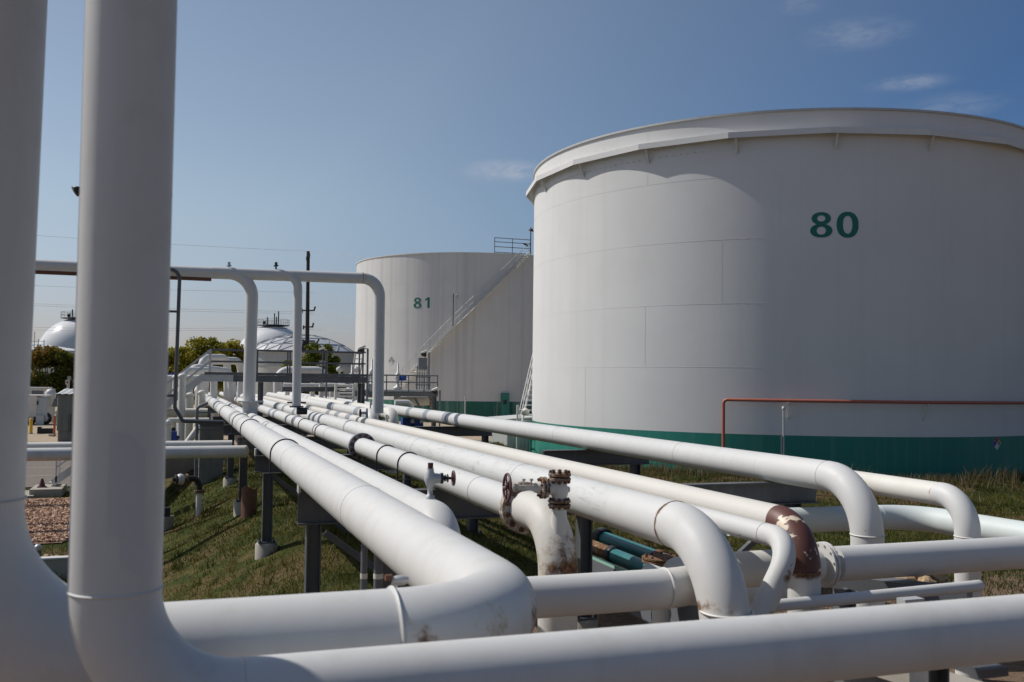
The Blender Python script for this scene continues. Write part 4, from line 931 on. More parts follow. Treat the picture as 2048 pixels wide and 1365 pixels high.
MB().box(b+V(-.2, 0, 1.75), (.55, .3, .75)).build('control_box', 'steel_mid', t); MB().box(b+V(-.35, -.25, 1.25), (.7, .3, .08)).build('hood', 'offwhite', t)
m = MB()
for i in range(5): m.cyl(b+V(-.5+.16*i, .1, 0), b+V(-.5+.16*i, .1, 1.6), .025, n=6)
for z in (.4, .9): m.cyl(b+V(-.6, .1, z), b+V(.4, .1, z), .03, n=6)
m.build('conduit_frame', 'steel', t)
def flood(label, px, py0, py1, Y, sgn=-1, z0=None, size=1.):
    p = at(px, py1, Y=Y); z0 = p.z if z0 is None else z0; tp = at(px, py0, Y=Y).z
    t = thing('floodlight_pole', label, 'floodlight', (p.x, Y, z0), 'floodlights on poles'); s_ = size
    MB().cyl((p.x, Y, z0), (p.x, Y, tp), .055*s_, n=8).build('pole', 'steel_mid', t)
    m = MB(); c_ = V(p.x+sgn*.28*s_, Y-.05, tp); m.bar((p.x, Y, tp), c_, .06*s_, .06*s_); m.box(c_+V(sgn*.05*s_, 0, .06*s_), (.36*s_, .34*s_, .12*s_), (V(.9, 0, -.4*sgn), V(0, 1, 0), V(.4*sgn, 0, .9))); m.build('lamp_housing', 'offwhite', t)
    m = MB(); m.lathe(c_+V(sgn*.03*s_, 0, -.02*s_), (sgn*.5, -.3, -.9), [(.1*s_, -.08*s_), (.17*s_, .05*s_), (.19*s_, .2*s_), (.001, .2*s_)], 14); m.build('lamp_glass', 'black', t); return t
flood('hooded floodlight on a pole by the end of the walkway rail', 734, 698, 790, 50, z0=-.2)
flood('hooded floodlight on a pole standing at the stair of the streaked tank', 857, 706, 783, Y2+1.5)
flood('hooded floodlight on a low pole just past the valve deck corner', 879, 781, 850, 55, z0=-.2)
flood('hooded floodlight on a pole in front of the round green tree', 652, 700, 800, 60, z0=-.2)
# pipes of the far manifold
def simple_pipe(label, pts, rad, r, mat='white', cat='pipe', name='white_pipe', group='white pipes at the far end of the rack', band=None):
    t = thing(name, label, cat, (Vector(pts[0]).x, Vector(pts[0]).y, 0), group)
    MB().tube(rounded(pts, rad, .4), r, 22).build('pipe_body', mat, t)
    for bx, by, bz in (band or ()): yband(t, bx, by, bz, r, .9)
    return t
Lp = lambda px, py, Y: at(px, py, Y=Y)
simple_pipe('banded white pipe ending in a down elbow beside the drip marked pipe', [(7.85, 36.2, .2), (7.85, 36.2, 2.43), (7.85, 80, 2.43)], [.62], .25, 'offwhite', band=[(7.85, 37.9, 2.43)])
simple_pipe('banded white pipe ending in a down elbow with a small vent behind the brown cap', [(7.05, 36.0, .2), (7.05, 36.0, 2.40), (7.05, 80, 2.40)], [.6], .24, 'white', band=[(7.05, 38.6, 2.40)])
t = thing('capped_stub', 'round brown primed pipe cap poking up behind the cream pipe', 'pipe', (6.5, 34.8, 0)); MB().lathe((6.52, 34.6, 1.9), (.3, 0, 1), [(.2, -.8), (.2, 0), (.17, .12), (.09, .2), (.001, .22)], 20).build('cap_dome', 'wheel', t)
b = V(7.05, 36.6, 2.64); m = MB(); m.cyl(b-V(0, 0, .05), b+V(0, 0, .32), .035, n=8); m.cyl(b+V(0, 0, .18), b+V(.16, 0, .2), .03, n=8); t = thing('vent_cock', 'small vent cock on top of the banded elbow behind the cream pipe', 'valve', b); m.build('cock', 'galv', t); wheel(t, b+V(.18, 0, .2), (1, 0, 0), .1, .018, 4)
# expansion loops
loops = [((372, 786), (380, 735), (462, 745), (470, 790), 62, .27), ((396, 786), (404, 716), (455, 716), (455, 790), 66, .25), ((404, 786), (414, 722), (482, 722), (482, 795), 70, .27), ((360, 790), (366, 742), (428, 742), (428, 790), 58, .22)]
for (p0, p1, p2, p3, Y, r), lb in zip(loops, ('white pipe loop arching behind the walkway stair, lowest of the four', 'thin topped white pipe loop behind the walkway rail corner', 'white pipe loop with a flat top seen between the walkway rails', 'small white pipe loop behind the foot of the walkway stair')):
    q = [Lp(p0[0], p0[1], Y), Lp(p1[0], p1[1], Y), Lp(p2[0], p2[1], Y+3), Lp(p3[0], p3[1], Y+3)]; q[0].z = .1; q[3].z = .5
    simple_pipe(lb, q, [.75, .75], r, 'white', group='pipe loops behind the walkway')
q = [Lp(556, 757, 84), Lp(556, 742, 84), Lp(652, 742, 84), Lp(652, 757, 84)]; q[0].z = q[3].z = .3; simple_pipe('broad white pipe loop in front of the round green tree', q, [.9, .9], .38, 'white', group='pipe loops behind the walkway')
# verticals and crossings left of the rack end
vv = [(365, 752, 885, 44, .155, 'tall off white standpipe beside the conduit riser'), (379, 790, 818, 50, .2, 'short thick standpipe on the low cross pipe'), (350, 755, 800, 48, .11, 'slim standpipe between the stair rails'), (337, 845, 885, 40, .12, 'elbowed standpipe by the blue actuator'), (404, 785, 840, 52, .18, 'standpipe tucked behind the end of the widest run')]
for px, y0, y1, Y, r, lb in vv:
    a, b = Lp(px, y0, Y), Lp(px, y1, Y); t = thing('standpipe', lb, 'pipe', (a.x, Y, 0), 'standpipes at the rack end'); MB().tube([(a.x, Y, -.2), (a.x, Y, a.z)], r, 20).build('pipe_body', 'offwhite', t)
    MB().lathe((a.x, Y, a.z), (0, 0, 1), [(r*1.02, -.1), (r*1.25, -.08), (r*1.25, .02), (r*.6, .1), (.001, .12)], 20).build('end_cap', 'offwhite', t)
for px0, px1, py, Y, r, lb in ((300, 415, 826, 47, .21, 'thick off white pipe crossing behind the standpipes'), (336, 418, 841, 41, .1, 'slim off white pipe crossing below the thick one by the standpipes'), (300, 420, 757, 49, .16, 'off white pipe crossing level with the walkway stair top')):
    a, b = Lp(px0, py, Y), Lp(px1, py, Y); t = thing('standpipe_header', lb, 'pipe', (a.x, Y, 0), 'pipes crossing at the rack end'); MB().tube([a, (a+b)/2, b], r, 18).build('pipe_body', 'offwhite', t)
t = thing('slant_pipe', 'slanting off white pipe dropping from the low cross pipe beside the vault', 'pipe', Lp(395, 850, 39)); MB().tube(rounded([Lp(410, 848, 39), Lp(397, 856, 39), Lp(372, 890, 39)], [.2], .2), .13, 18).build('pipe_body', 'offwhite', t)
t = thing('motor_valve', 'low valve with a blue actuator between the standpipes', 'valve', Lp(346, 885, 42)); b = Lp(346, 885, 42)
MB().lathe(b, (0, 0, 1), [(.2, -.8), (.2, .1), (.26, .15), (.26, .25), (.1, .3), (.1, .6)], 12).build('valve_body', 'dark', t); MB().box(b+V(0, -.2, .25), (.3, .3, .42)).build('actuator', 'blue', t)
t = thing('motor_valve', 'blue topped valve on a stand left of the walkway stair', 'valve', Lp(338, 765, 50)); b = Lp(338, 765, 50)
MB().cyl((b.x, 50, -.2), b, .18, n=12).build('valve_body', 'offwhite', t); MB().box(b+V(0, 0, .25), (.6, .4, .4)).build('actuator', 'blue', t)
a, b = Lp(400, 850, 37), Lp(447, 884, 37)
t = thing('dark_vault', 'dark weathered concrete vault under the end of the widest run', 'vault', (a.x+.5, 37.4, 0)); MB().box(((a.x+b.x)/2, 37.4, (a.z-.5)/2), (b.x-a.x, .8, a.z+.5)).build('chamber', 'concrete_dark', t); MB().box(((a.x+b.x)/2, 37.4, a.z+.03), (b.x-a.x+.1, .9, .06)).build('lid_plate', 'steel', t)
# clutter right of the walkway
t = thing('stile', 'cream tube stile ladder standing behind the pipes near the arch leg', 'stile', Lp(692, 795, 52)); 
for px in (672, 708): a, b = Lp(px, 768, 52), Lp(px-4, 797, 52); MB().bar(a, V(b.x, 52, -.1), .16, .12).build('side_rail', 'offwhite', t)
for py in (771, 779, 787, 794): MB().cyl(Lp(672, py, 52), Lp(706, py, 52), .05, n=8).build('rung', 'offwhite', t)
t = thing('stile', 'tall white ladder leaning by the walkway end before the streaked tank', 'ladder', Lp(712, 760, 64))
for px in (703, 718): MB().bar(Lp(px+8, 708, 64), Lp(px-4, 790, 64), .1, .1).build('side_rail', 'white', t)
for k in range(9): a = Lp(711, 708, 64).lerp(Lp(699, 790, 64), k/8); b = Lp(726, 708, 64).lerp(Lp(714, 790, 64), k/8); MB().cyl(a, b, .035, n=6).build('rung', 'white', t)
t = thing('storage_drum', 'cream flanged pipe drum under the valve deck', 'pipe', Lp(835, 803, 60)); a, b = Lp(800, 803, 60), Lp(862, 803, 60)
MB().tube([a, (a+b)/2, b], .27, 24).build('pipe_body', 'cream', t); flange(t, b, (1, 0, 0), .4, .08, .27, 10, 'cream', .04)
t = thing('white_pipe', 'little white capped elbow peeping over the banded pipe near the valve deck', 'pipe', Lp(815, 806, 48)); a = Lp(805, 806, 48); MB().tube(rounded([a+V(-.4, 0, 0), a+V(.45, 0, 0), a+V(.45, 0, -1.2)], [.25], .1), .16, 20).build('pipe_body', 'white', t)
pv = [(575, 765, 790, 66), (597, 768, 790, 64), (625, 764, 790, 67), (643, 762, 792, 62), (664, 765, 795, 65)]
for i, (px, y0, y1, Y) in enumerate(pv):
    a = Lp(px, y0, Y); lb = ('white valve stub just past the walkway column', 'rusty white valve stub behind the middle arch leg', 'white valve stub half way between two arch legs', 'white valve stub next to the cream stile', 'white valve stub between the stile and its neighbour stub')[i]
    t = thing('valve_stub', lb, 'valve', (a.x, Y, 0), 'valve stubs behind the pipes'); m = MB(); m.cyl((a.x, Y, 0), a, .16, n=14); m.cyl(a+V(0, 0, -.05), a+V(0, 0, .05), .26, n=14); m.build('stub', 'offwhite', t); wheel(t, a+V(0, 0, .25), (0, 0, 1), .22, .035, 4, 'rust' if i == 1 else 'steel_mid')
a, b = Lp(566, 771, 63), Lp(690, 771, 63); t = thing('white_pipe', 'thin white pipe crossing behind the valve stubs', 'pipe', a, 'white pipes at the far end of the rack'); MB().tube([a, b], .13, 16).build('pipe_body', 'white', t)
a, b = Lp(565, 779, 61), Lp(690, 779, 61); t = thing('dark_beam', 'dark steel beam behind the valve stubs', 'beam', a); MB().ibeam(a, b, .2, .3, .03).build('section', 'steel', t)
for px, lb in ((733, 'white vent stack by the diamond sign of the streaked tank'), (714, 'white vent stack nearer the tall ladder')):
    a = Lp(px-35 if px < 720 else px-20, 742, 72); t = thing('vent_stack', lb, 'vent', (a.x, 72, 0), 'white vent stacks'); MB().cyl((a.x, 72, 0), a, .09, n=10).build('stack', 'white', t); MB().lathe(a, (0, 0, 1), [(.1, -.1), (.24, 0), (.24, .2), (.001, .34)], 14).build('cowl', 'white', t)
for px, lb in ((883-100, 'blue actuator box low behind the drip marked pipe'), (847, 'second blue actuator box, nearer the green tank band')):
    a = Lp(833 if px == 783 else 815, 848, 40); t = thing('blue_actuator', lb, 'valve', a, 'low blue actuators'); MB().box(a+V(0, 0, .05), (.5, .4, .42)).build('actuator', 'blue', t); MB().cyl((a.x, a.y, -.2), (a.x, a.y, a.z-.1), .12, n=10).build('stem', 'galv', t); MB().box(a+V(.16, -.22, .12), (.14, .06, .16)).build('dial', 'white', t)

# ------------------------------------------------------------------ utility pole and wires
pb_ = at(614.3, 757, Y=120); pt = at(616.5, 503, Y=120)
t = thing('utility_pole', 'tall dark wooden utility pole behind the pipe arch', 'utility pole', (pb_.x, 120, 0))
MB().cyl((pb_.x, 120, -.5), pt, .3, .2, 14).build('mast', 'wood', t)
for py, L in ((520, .16), (625, .8), (658, .6), (690, 1.2)):
    p = at(616, py, Y=119.7); m = MB(); m.bar(p-V(L, 0, -.2), p+V(L, 0, .25), .16, .16); m.cyl(p+V(L*.9, 0, .2), p+V(L*1.1, 0, .75), .1, n=8); m.cyl(p-V(L*.9, 0, .1), p-V(L*.9, 0, -.4), .1, n=8); m.build('insulator_arm', 'dark', t)
p = at(607, 692, Y=119.5); m = MB(); m.lathe(p, (0, 0, 1), [(.35, -.7), (.38, .3), (.2, .5)], 12); m.box(p+V(.6, 0, .6), (1.6, .2, .2)); m.build('transformer', 'dark', t)
wires = [(465, 503, 517.5, 'topmost'), (566, 585, 600, 'second'), (602, 624, 638, 'third'), (606, 628, 642, 'fourth'), (650, 655, 666, 'fifth'), (655, 659, 670, 'lowest')]
for yl, ym, yr, lb in wires:
    t = thing('power_line', lb+' thin power line crossing the sky behind the arch', 'power line', (pb_.x, 120, at(616, ym, Y=120).z), 'power lines')
    a, b, c = at(60, yl, Y=128), at(616, ym, Y=120), at(740, yr, Y=112); a2 = a+(a-b)*.6; c2 = c+(c-b)*3
    pts = [a2]+[a2.lerp(b, k/12)-V(0, 0, .35*math.sin(PI*k/12)) for k in range(1, 12)]+[b]+[b.lerp(c2, k/12) for k in range(1, 13)]
    MB().tube(pts, .016, 6).build('wire', 'galv', t)

# ------------------------------------------------------------------ left yard
b = ground_hit(397, 1033)
t = thing('hydrant_elbow', 'black flanged elbow pipe on a short white post in the grass', 'pipe', b); k = 27.33/F_PX*1.0
zt = at(397, 983, Y=b.y).z; zk = at(360, 958, Y=b.y).z
MB().cyl((b.x, b.y, b.z-.3), (b.x, b.y, zt-.03), .085, n=20).build('post', 'white', t)
MB().tube(rounded([(b.x, b.y, zt), (b.x, b.y, zk), (b.x-.36, b.y-.1, zk)], [.2], .05), .085, 24).build('elbow', 'black', t)
flange(t, (b.x, b.y, zt), (0, 0, 1), .15, .03, .085, 8, 'black', .016); flange(t, (b.x-.36, b.y-.1, zk), (1, .28, 0), .15, .03, .085, 8, 'black', .016)
m = MB(); a = V(-1, -.28, 0).normalized(); c = V(b.x-.4, b.y-.11, zk); m.lathe(c+a*.12, a, [(.09, -.1), (.15, -.05), (.165, .02), (.14, .1), (.1, .12)], 20); m.build('strainer', 'galv', t)
m = MB(); m.disc(c+a*.26, a, .14, .06); m.cyl(c+a*.28, c+a*.36, .06, n=12); m.build('end_flange', 'black', t)
p = at(497, 985, Y=25.6)
t = thing('rusty_plate', 'curved rusty steel plate leaning by a support post in the grass', 'plate', (p.x, p.y, 0)); m = MB()
for i in range(8):
    a0_, a1_ = -1.2+i*.3, -.9+i*.3; q = lambda a: V(p.x+.02+.36*math.sin(a)*.6, p.y+.1-.36*math.cos(a), 0)
    m.add([q(a0_)+V(0, 0, .1), q(a1_)+V(0, 0, .1), q(a1_)+V(0, 0, .95+.05*math.sin(i)), q(a0_)+V(0, 0, .95+.05*math.sin(i-1))], [(0, 1, 2, 3)], True)
m.build('plate_sheet', 'rust', t)
b = ground_hit(333, 1062); t = thing('pipe_footing', 'stub concrete footing with a dark shoe beside the ringed riser', 'footing', b); MB().cyl((b.x, b.y, b.z-.3), (b.x, b.y, b.z+.42), .2, n=20).build('pad', 'concrete', t); MB().box((b.x-.02, b.y, b.z+.55), (.22, .25, .26)).build('shoe', 'dark', t)
a, b = at(318, 958, z=0), at(386, 934, z=0); b2 = a+(b-a)*1.05
t = thing('retaining_wall', 'weathered grey concrete wall at the foot of the grass slope', 'wall', a); MB().bar(V(a.x-1.2, a.y-1.5, .35), V(b2.x, b2.y, .35), .25, 1.1).build('wall_face', 'concrete_dark', t); MB().bar(V(a.x-1.2, a.y-1.5, .93), V(b2.x, b2.y, .93), .3, .06).build('coping', 'concrete', t)
p = at(84, 974, z=0.26); t = thing('traffic_cone', 'small rust brown traffic cone on the concrete pad', 'cone', (p.x, p.y, .25)); m = MB(); m.lathe((p.x, p.y, .25), (0, 0, 1), [(.1, .02), (.035, .26), (.03, .27), (.001, .275)], 16); m.build('cone_body', 'wheel', t); MB().box((p.x, p.y, .262), (.25, .25, .025)).build('cone_base', 'wheel', t)
p0, p1 = at(58, 996, z=0), at(124, 993, z=0); t = thing('concrete_pad', 'flat concrete pad under the yard stair', 'pad', p0); MB().box(((p0.x+p1.x)/2, p0.y+.75, .12), (p1.x-p0.x, 1.5, .25)).build('pad_slab', 'concrete', t); MB().box((p0.x-.5, p0.y+.5, .02), (1.3, 1.6, .14)).build('lower_slab', 'concrete', t)
s0 = at(108, 980, Y=33.9); s0.z = .25; t = thing('yard_stair', 'white painted steel stair rising from the concrete pad behind the risers', 'stair', s0); dv = V(.79, 0, .61)
for yy in (33.5, 34.4):
    MB().bar(V(s0.x, yy, .35), V(s0.x, yy, .35)+dv*3.2, .05, .22).build('stringer', 'white', t)
    for h in (.95, .55): MB().bar(V(s0.x+.1, yy, .3+h), V(s0.x+.1, yy, .3+h)+dv*3.2, .045, .045).build('handrail', 'white', t)
    for k in (0.12, 1.6, 3.0): MB().bar(V(s0.x, yy, .3)+dv*k, V(s0.x, yy, .3)+dv*k+V(0, 0, .95), .05, .05).build('rail_post', 'white', t)
for i in range(11): MB().box(V(s0.x, 33.95, .35)+dv*(.3*i), (.24, .85, .035)).build('stair_tread', 'galv', t)
p = at(112, 1150, z=0); t = thing('white_kerb', 'low white edged kerb wall in the grass before the gravel bed', 'kerb', p); MB().box((p.x-1.2, p.y, .1), (5, .16, .4)).build('kerb_face', 'concrete', t); MB().box((p.x-1.2, p.y, .32), (5, .2, .03)).build('kerb_cap', 'white', t)
p = at(75, 1118, z=0); t = thing('grey_standpost', 'short grey standpost with a domed cap by the gravel bed', 'post', p); MB().cyl((p.x, p.y, -.1), (p.x, p.y, .2), .07, n=16).build('post', 'steel_mid', t); MB().lathe((p.x, p.y, .2), (0, 0, 1), [(.07, -.02), (.085, 0), (.085, .04), (.04, .09), (.001, .1)], 16).build('cap_dome', 'galv', t)
# sheet metal shed
p = at(113, 884, z=0); x0, y0 = p.x, p.y; zt = at(113, 790, Y=y0).z
t = thing('metal_shed', 'grey green ribbed metal shed on a dark base beyond the risers', 'shed', (x0+1.5, y0+1.5, 0)); m = MB()
zb_ = at(113, 862, Y=y0).z
for a_, b_ in (((x0, y0, 0), (x0+4, y0, 0)), ((x0+4, y0, 0), (x0+4, y0+4, 0)), ((x0+4, y0+4, 0), (x0, y0+4, 0)), ((x0, y0+4, 0), (x0, y0, 0))): corr(m, a_, b_, zb_, zt, .36, .04)
m.build('wall', 'cladding', t); MB().box((x0+2, y0+2, zb_/2-.1), (3.9, 3.9, zb_+.2)).build('plinth', 'concrete_dark', t)
m = MB(); n = 24; vs = []
for i in range(n+1): xx = x0-.1+4.2*i/n; zz = zt+.03+(.05 if i % 2 else 0); vs += [V(xx, y0-.2, zz), V(xx, y0+4.2, zz+.25)]
m.add(vs, [(2*i, 2*i+2, 2*i+3, 2*i+1) for i in range(n)]); m.build('roof', 'pale_cladding', t)
MB().box((x0+.95, y0-.08, (zb_+at(113, 830, Y=y0).z)/2), (.4, .03, at(113, 830, Y=y0).z-zb_)).build('door', 'cladding', t)
m = MB(); zz = at(113, 829, Y=y0).z; m.cyl((x0+.72, y0-.12, zb_), (x0+.72, y0-.12, zz), .025, n=6); m.cyl((x0+.72, y0-.12, zz), (x0+1.2, y0-.12, zz), .025, n=6); m.cyl((x0+1.0, y0-.12, zb_), (x0+1.0, y0-.12, zz+.2), .025, n=6); m.build('door_frame', 'dark', t)
for px, py0, Y, lb, mt in ((135, 765, 70, 'small red and white sign on a thin post behind the metal shed', 'sign_red'), (138.5, 757, 74, 'plain grey sign on a thin post behind the metal shed', 'sign_grey')):
    p = at(px, py0, Y=Y); t = thing('sign_post', lb, 'sign', (p.x, Y, 0)); MB().cyl((p.x, Y, -.2), (p.x, Y, p.z), .04, n=8).build('pole', 'galv', t); MB().box((p.x, Y-.06, p.z), (.24, .03, .3)).build('sign_face', 'sign_white' if mt == 'sign_red' else mt, t)
    if mt == 'sign_red': MB().box((p.x, Y-.08, p.z-.01), (.12, .02, .12)).build('sign_emblem', mt, t)
p = at(61.5, 868, z=0); t = thing('bollard', 'yellow bollard before the white trailer', 'bollard', p); h = at(61.5, 837, Y=p.y).z; MB().lathe((p.x, p.y, 0), (0, 0, 1), [(.1, -.2), (.1, h-.05), (.08, h), (.001, h+.03)], 16).build('post', 'yellow', t); MB().lathe((p.x, p.y, 0), (0, 0, 1), [(.1, .0), (.13, .0), (.13, .05), (.1, .06)], 16).build('base_collar', 'concrete', t)
p0, p1 = at(74, 868, z=0), at(105, 868, z=0); t = thing('wheel_stop', 'long black box lying on the dirt in front of the trailer', 'box', p0); MB().box(((p0.x+p1.x)/2, p0.y+.2, .17), (p1.x-p0.x, .4, .34)).build('case', 'black', t); MB().box((p0.x+.12, p0.y+.2, .39), (.22, .4, .1)).build('end_block', 'black', t)
p = at(108.5, 873, z=0); h = at(108, 832, Y=p.y).z; t = thing('marker_post', 'peeling orange post at the shed corner', 'post', p); MB().box((p.x, p.y, h/2), (.12, .12, h)).build('post', 'orange', t); MB().box((p.x-.1, p.y-.05, .08), (.4, .3, .1)).build('base_plate', 'concrete', t)
# trailer
p = at(95, 850, z=0); Yt = p.y; xL = at(50, 820, Y=Yt).x; xR = at(94.5, 820, Y=Yt).x; zT = at(90, 793, Y=Yt).z; zL = at(90, 834, Y=Yt).z
t = thing('box_trailer', 'white box trailer with a mottled silver nose parked in the dirt yard', 'trailer', ((xL+xR)/2-1, Yt, 0)); xm = at(73, 820, Y=Yt).x
MB().box(((xL-3+xm)/2, Yt+1.2, (zT+zL)/2), (xm-xL+3, 2.4, zT-zL)).build('trailer_body', 'offwhite', t); MB().box(((xm+xR)/2+.01, Yt+1.2, (zT+zL)/2-.04), (xR-xm, 2.3, zT-zL-.08)).build('nose_panel', 'silver', t)
MB().box(((xL-3+xR)/2, Yt+1.2, zT+.04), (xR-xL+3.1, 2.5, .08)).build('roof_edge', 'white', t); MB().box((xm+.06, Yt-.02, zT-.5), (.1, .04, .3)).build('latch', 'black', t)
m = MB(); m.box(((xm+xR)/2-.1, Yt-.05, zL-.25), (xR-xm-.2, .3, .75)); m.build('mudguard', 'silver', t)
w0 = None
for dx in (0, -1.0):
    m = MB(); c = V(xR-.15+dx, Yt+.2, .48); m.lathe(c, (0, 1, 0), [(.001, -.1), (.25, -.1), (.46, -.12), (.48, 0), (.46, .12), (.001, .12)], 20); w = m.build('wheel', 'black', t); MB().lathe(c, (0, 1, 0), [(.001, -.13), (.2, -.13), (.24, -.115)], 16).build('hub', 'galv', w)
MB().box(((xL-3+xR)/2-.3, Yt+1.2, .35), (xR-xL+2.4, 2., .12)).build('chassis', 'rust', t)
p = at(95, 800, Y=Yt+9); xL, xR = at(55, 790, Y=Yt+9).x, at(96, 790, Y=Yt+9).x; zT = at(80, 777, Y=Yt+9).z
t = thing('box_trailer', 'taller white box unit with a grey window strip parked behind the trailer', 'trailer', ((xL+xR)/2, Yt+10, 0)); MB().box(((xL-2+xR)/2, Yt+10, (zT+.7)/2), (xR-xL+2, 2.4, zT-.7)).build('body_shell', 'offwhite', t); MB().box(((xL+xR)/2, Yt+8.78, zT-.35), (xR-xL-.7, .04, .3)).build('window_strip', 'steel_mid', t); MB().box(((xL-2+xR)/2, Yt+10, zT+.04), (xR-xL+2.2, 2.5, .07)).build('roof_edge', 'white', t)
for dx in (-.6, -2.4): MB().lathe((xR+dx, Yt+9, .45), (0, 1, 0), [(.001, -.12), (.4, -.12), (.45, 0), (.4, .12), (.001, .12)], 18).build('wheel', 'black', t)
p = at(103, 850, Y=Yt+4)
t = thing('pump_skid', 'white pipework and pump skid between the trailer and the metal shed', 'pump skid', (p.x, Yt+4, 0)); m = MB()
for py in (812, 826): a, b = at(94, py, Y=Yt+4), at(114, py, Y=Yt+4); m.cyl(a-V(.6, 0, 0), b+V(.6, 0, 0), .1, n=12)
m.build('pipe_run', 'white', t); m = MB()
for px in (97, 102, 107, 112): a = at(px, 846, Y=Yt+4); m.cyl((a.x, Yt+4.1, -.1), (a.x, Yt+4.1, at(px, 822, Y=Yt+4).z), .05, n=8)
m.build('frame', 'galv', t); a = at(101, 790, Y=Yt+4); MB().lathe(a, (0, 0, 1), [(.2, -1.6), (.3, -.8), (.42, -.2), (.42, .2), (.2, .45), (.001, .5)], 16).build('pump_head', 'white', t); a = at(107, 790, Y=Yt+4); MB().cyl((a.x, Yt+4, 0), (a.x, Yt+4, at(107, 778, Y=Yt+4).z), .14, n=12).build('stack', 'galv', t); a = at(103, 806, Y=Yt+4); MB().box(a, (.9, .5, .6)).build('motor', 'steel_mid', t)

# ------------------------------------------------------------------ ground and planting
def axis_(segs):
    o = []
    for a, b, n in segs: o += list(np.linspace(a, b, n, endpoint=False))
    return np.array(o+[segs[-1][1]])
gx = axis_([(-5000, -200, 12), (-200, -30, 12), (-30, 45, 190), (45, 200, 16), (200, 5000, 12)]); gy = axis_([(-400, -20, 6), (-20, 0, 6), (0, 60, 150), (60, 250, 20), (250, 6000, 14)])
GX, GY = np.meshgrid(gx, gy); vs = np.stack([GX, GY, hfun(GX, GY)], -1).reshape(-1, 3); nx = len(gx)
me = bpy.data.meshes.new('ground'); ii = np.arange((len(gy)-1)*(nx-1)); r_ = ii//(nx-1); c_ = ii % (nx-1); f0 = r_*nx+c_
me.from_pydata(vs.tolist(), [], np.stack([f0, f0+1, f0+nx+1, f0+nx], 1).tolist()); me.polygons.foreach_set('use_smooth', [True]*len(me.polygons)); me.materials.append(M['ground'])
o = bpy.data.objects.new('ground', me); C.objects.link(o); tag(o, kind='structure')
def sheet(name, pts, z, mat, kind='structure'):
    o = MB(); o.add([V(x, y, z) for x, y in pts], [tuple(range(len(pts)))]); return tag(o.build(name, mat), kind=kind)
sheet('asphalt', [(-60, 35.5), (-3.0, 35.5), (-2.2, 38), (-1.2, 46), (-1.8, 57), (-8, 60), (-60, 60)], .03, 'asphalt')
for y in (39., 42.5, 49): sheet('lot_marking', [(-14, y), (-2.4, y+.4), (-2.4, y+.55), (-14, y+.18)], .036, 'line')
sheet('gravel_bed', [(-14, 23.0), (-2.35, 23.6), (-2.25, 28), (-2.7, 32.3), (-14, 32.2)], .03, 'gravelbed')
hm = MB(); N = 80; rs_ = []
for i in range(N+1):
    a = math.radians(-70+150*i/N); h = 55+38*math.sin(a*5+.6)+20*math.sin(a*13+2); d = 4200; rs_ += [V(d*math.sin(a), d*math.cos(a), -20), V((d+900)*math.sin(a), (d+900)*math.cos(a), max(h, 10)*(1.2 if a < -.2 else 1))]
hm.add(rs_, [(2*i, 2*i+2, 2*i+3, 2*i+1) for i in range(N)], True); tag(hm.build('hills', 'hill'), kind='structure')

def scatter(name, P, tone, hgt, wid, mat, lean=.5, kind='stuff'):
    n = len(P); a = rng.uniform(0, 2*PI, n); l = rng.uniform(0, lean, n)*hgt; b = rng.uniform(0, 2*PI, n)
    d = np.stack([np.cos(a), np.sin(a), 0*a], 1); tip = P + np.stack([np.cos(b)*l, np.sin(b)*l, hgt], 1); mid = P*.45+tip*.55+np.stack([-np.cos(b)*l*.15, -np.sin(b)*l*.15, .08*hgt], 1)
    w = wid[:, None]
    vs = np.stack([P-d*w, P+d*w, mid+d*w*.6, mid-d*w*.6, tip], 1).reshape(-1, 3).astype(np.float32)
    me = bpy.data.meshes.new(name); me.vertices.add(5*n); me.vertices.foreach_set('co', vs.ravel()); k = np.arange(n)*5
    lo = np.stack([k, k+1, k+2, k+3, k+3, k+2, k+4], 1).ravel().astype(np.int32); me.loops.add(7*n); me.loops.foreach_set('vertex_index', lo)
    me.polygons.add(2*n); st = np.stack([np.arange(n)*7, np.arange(n)*7+4], 1).ravel().astype(np.int32); me.polygons.foreach_set('loop_start', st)
    t_ = me.attributes.new('tone', 'FLOAT', 'POINT'); t_.data.foreach_set('value', np.repeat(tone, 5).astype(np.float32)); me.materials.append(M[mat]); me.update(calc_edges=True); me.validate()
    o = bpy.data.objects.new(name, me); C.objects.link(o); return tag(o, kind=kind)
def vnoise(x, y, s):
    return (np.sin(x*s+1.3*np.sin(y*s*.7))*np.cos(y*s*1.1+1.7*np.sin(x*s*.6))+np.sin(x*s*2.3+2)*np.cos(y*s*2.1)*.5)/1.5
def lawn(n, x0, x1, y0, y1, keep):
    x = rng.uniform(x0, x1, n); y = y0*(y1/y0)**rng.uniform(0, 1, n); k = keep(x, y); x, y = x[k], y[k]; return np.stack([x, y, hfun(x, y)-.01], 1)
P = lawn(150000, -1.6, 9, 12.5, 50, lambda x, y: (vnoise(x, y, .9)+rng.normal(0, .3, len(x)) > -.55) & ~((x < -.2) & (y > 34)) & ((x < 4.2) | (y > 16.5+rng.normal(0, .8, len(x)))))
tn = np.clip(.48+.27*vnoise(P[:, 0], P[:, 1], .55)+.12*vnoise(P[:, 0], P[:, 1], 2.2)+rng.normal(0, .2, len(P)), 0, 1); sc = (P[:, 1]/25)**.6
scatter('grass', P, tn, rng.uniform(.03, .09, len(P))*np.where(tn < .4, 1.3, .8), rng.uniform(.006, .013, len(P))*sc, 'blade', 1.8)
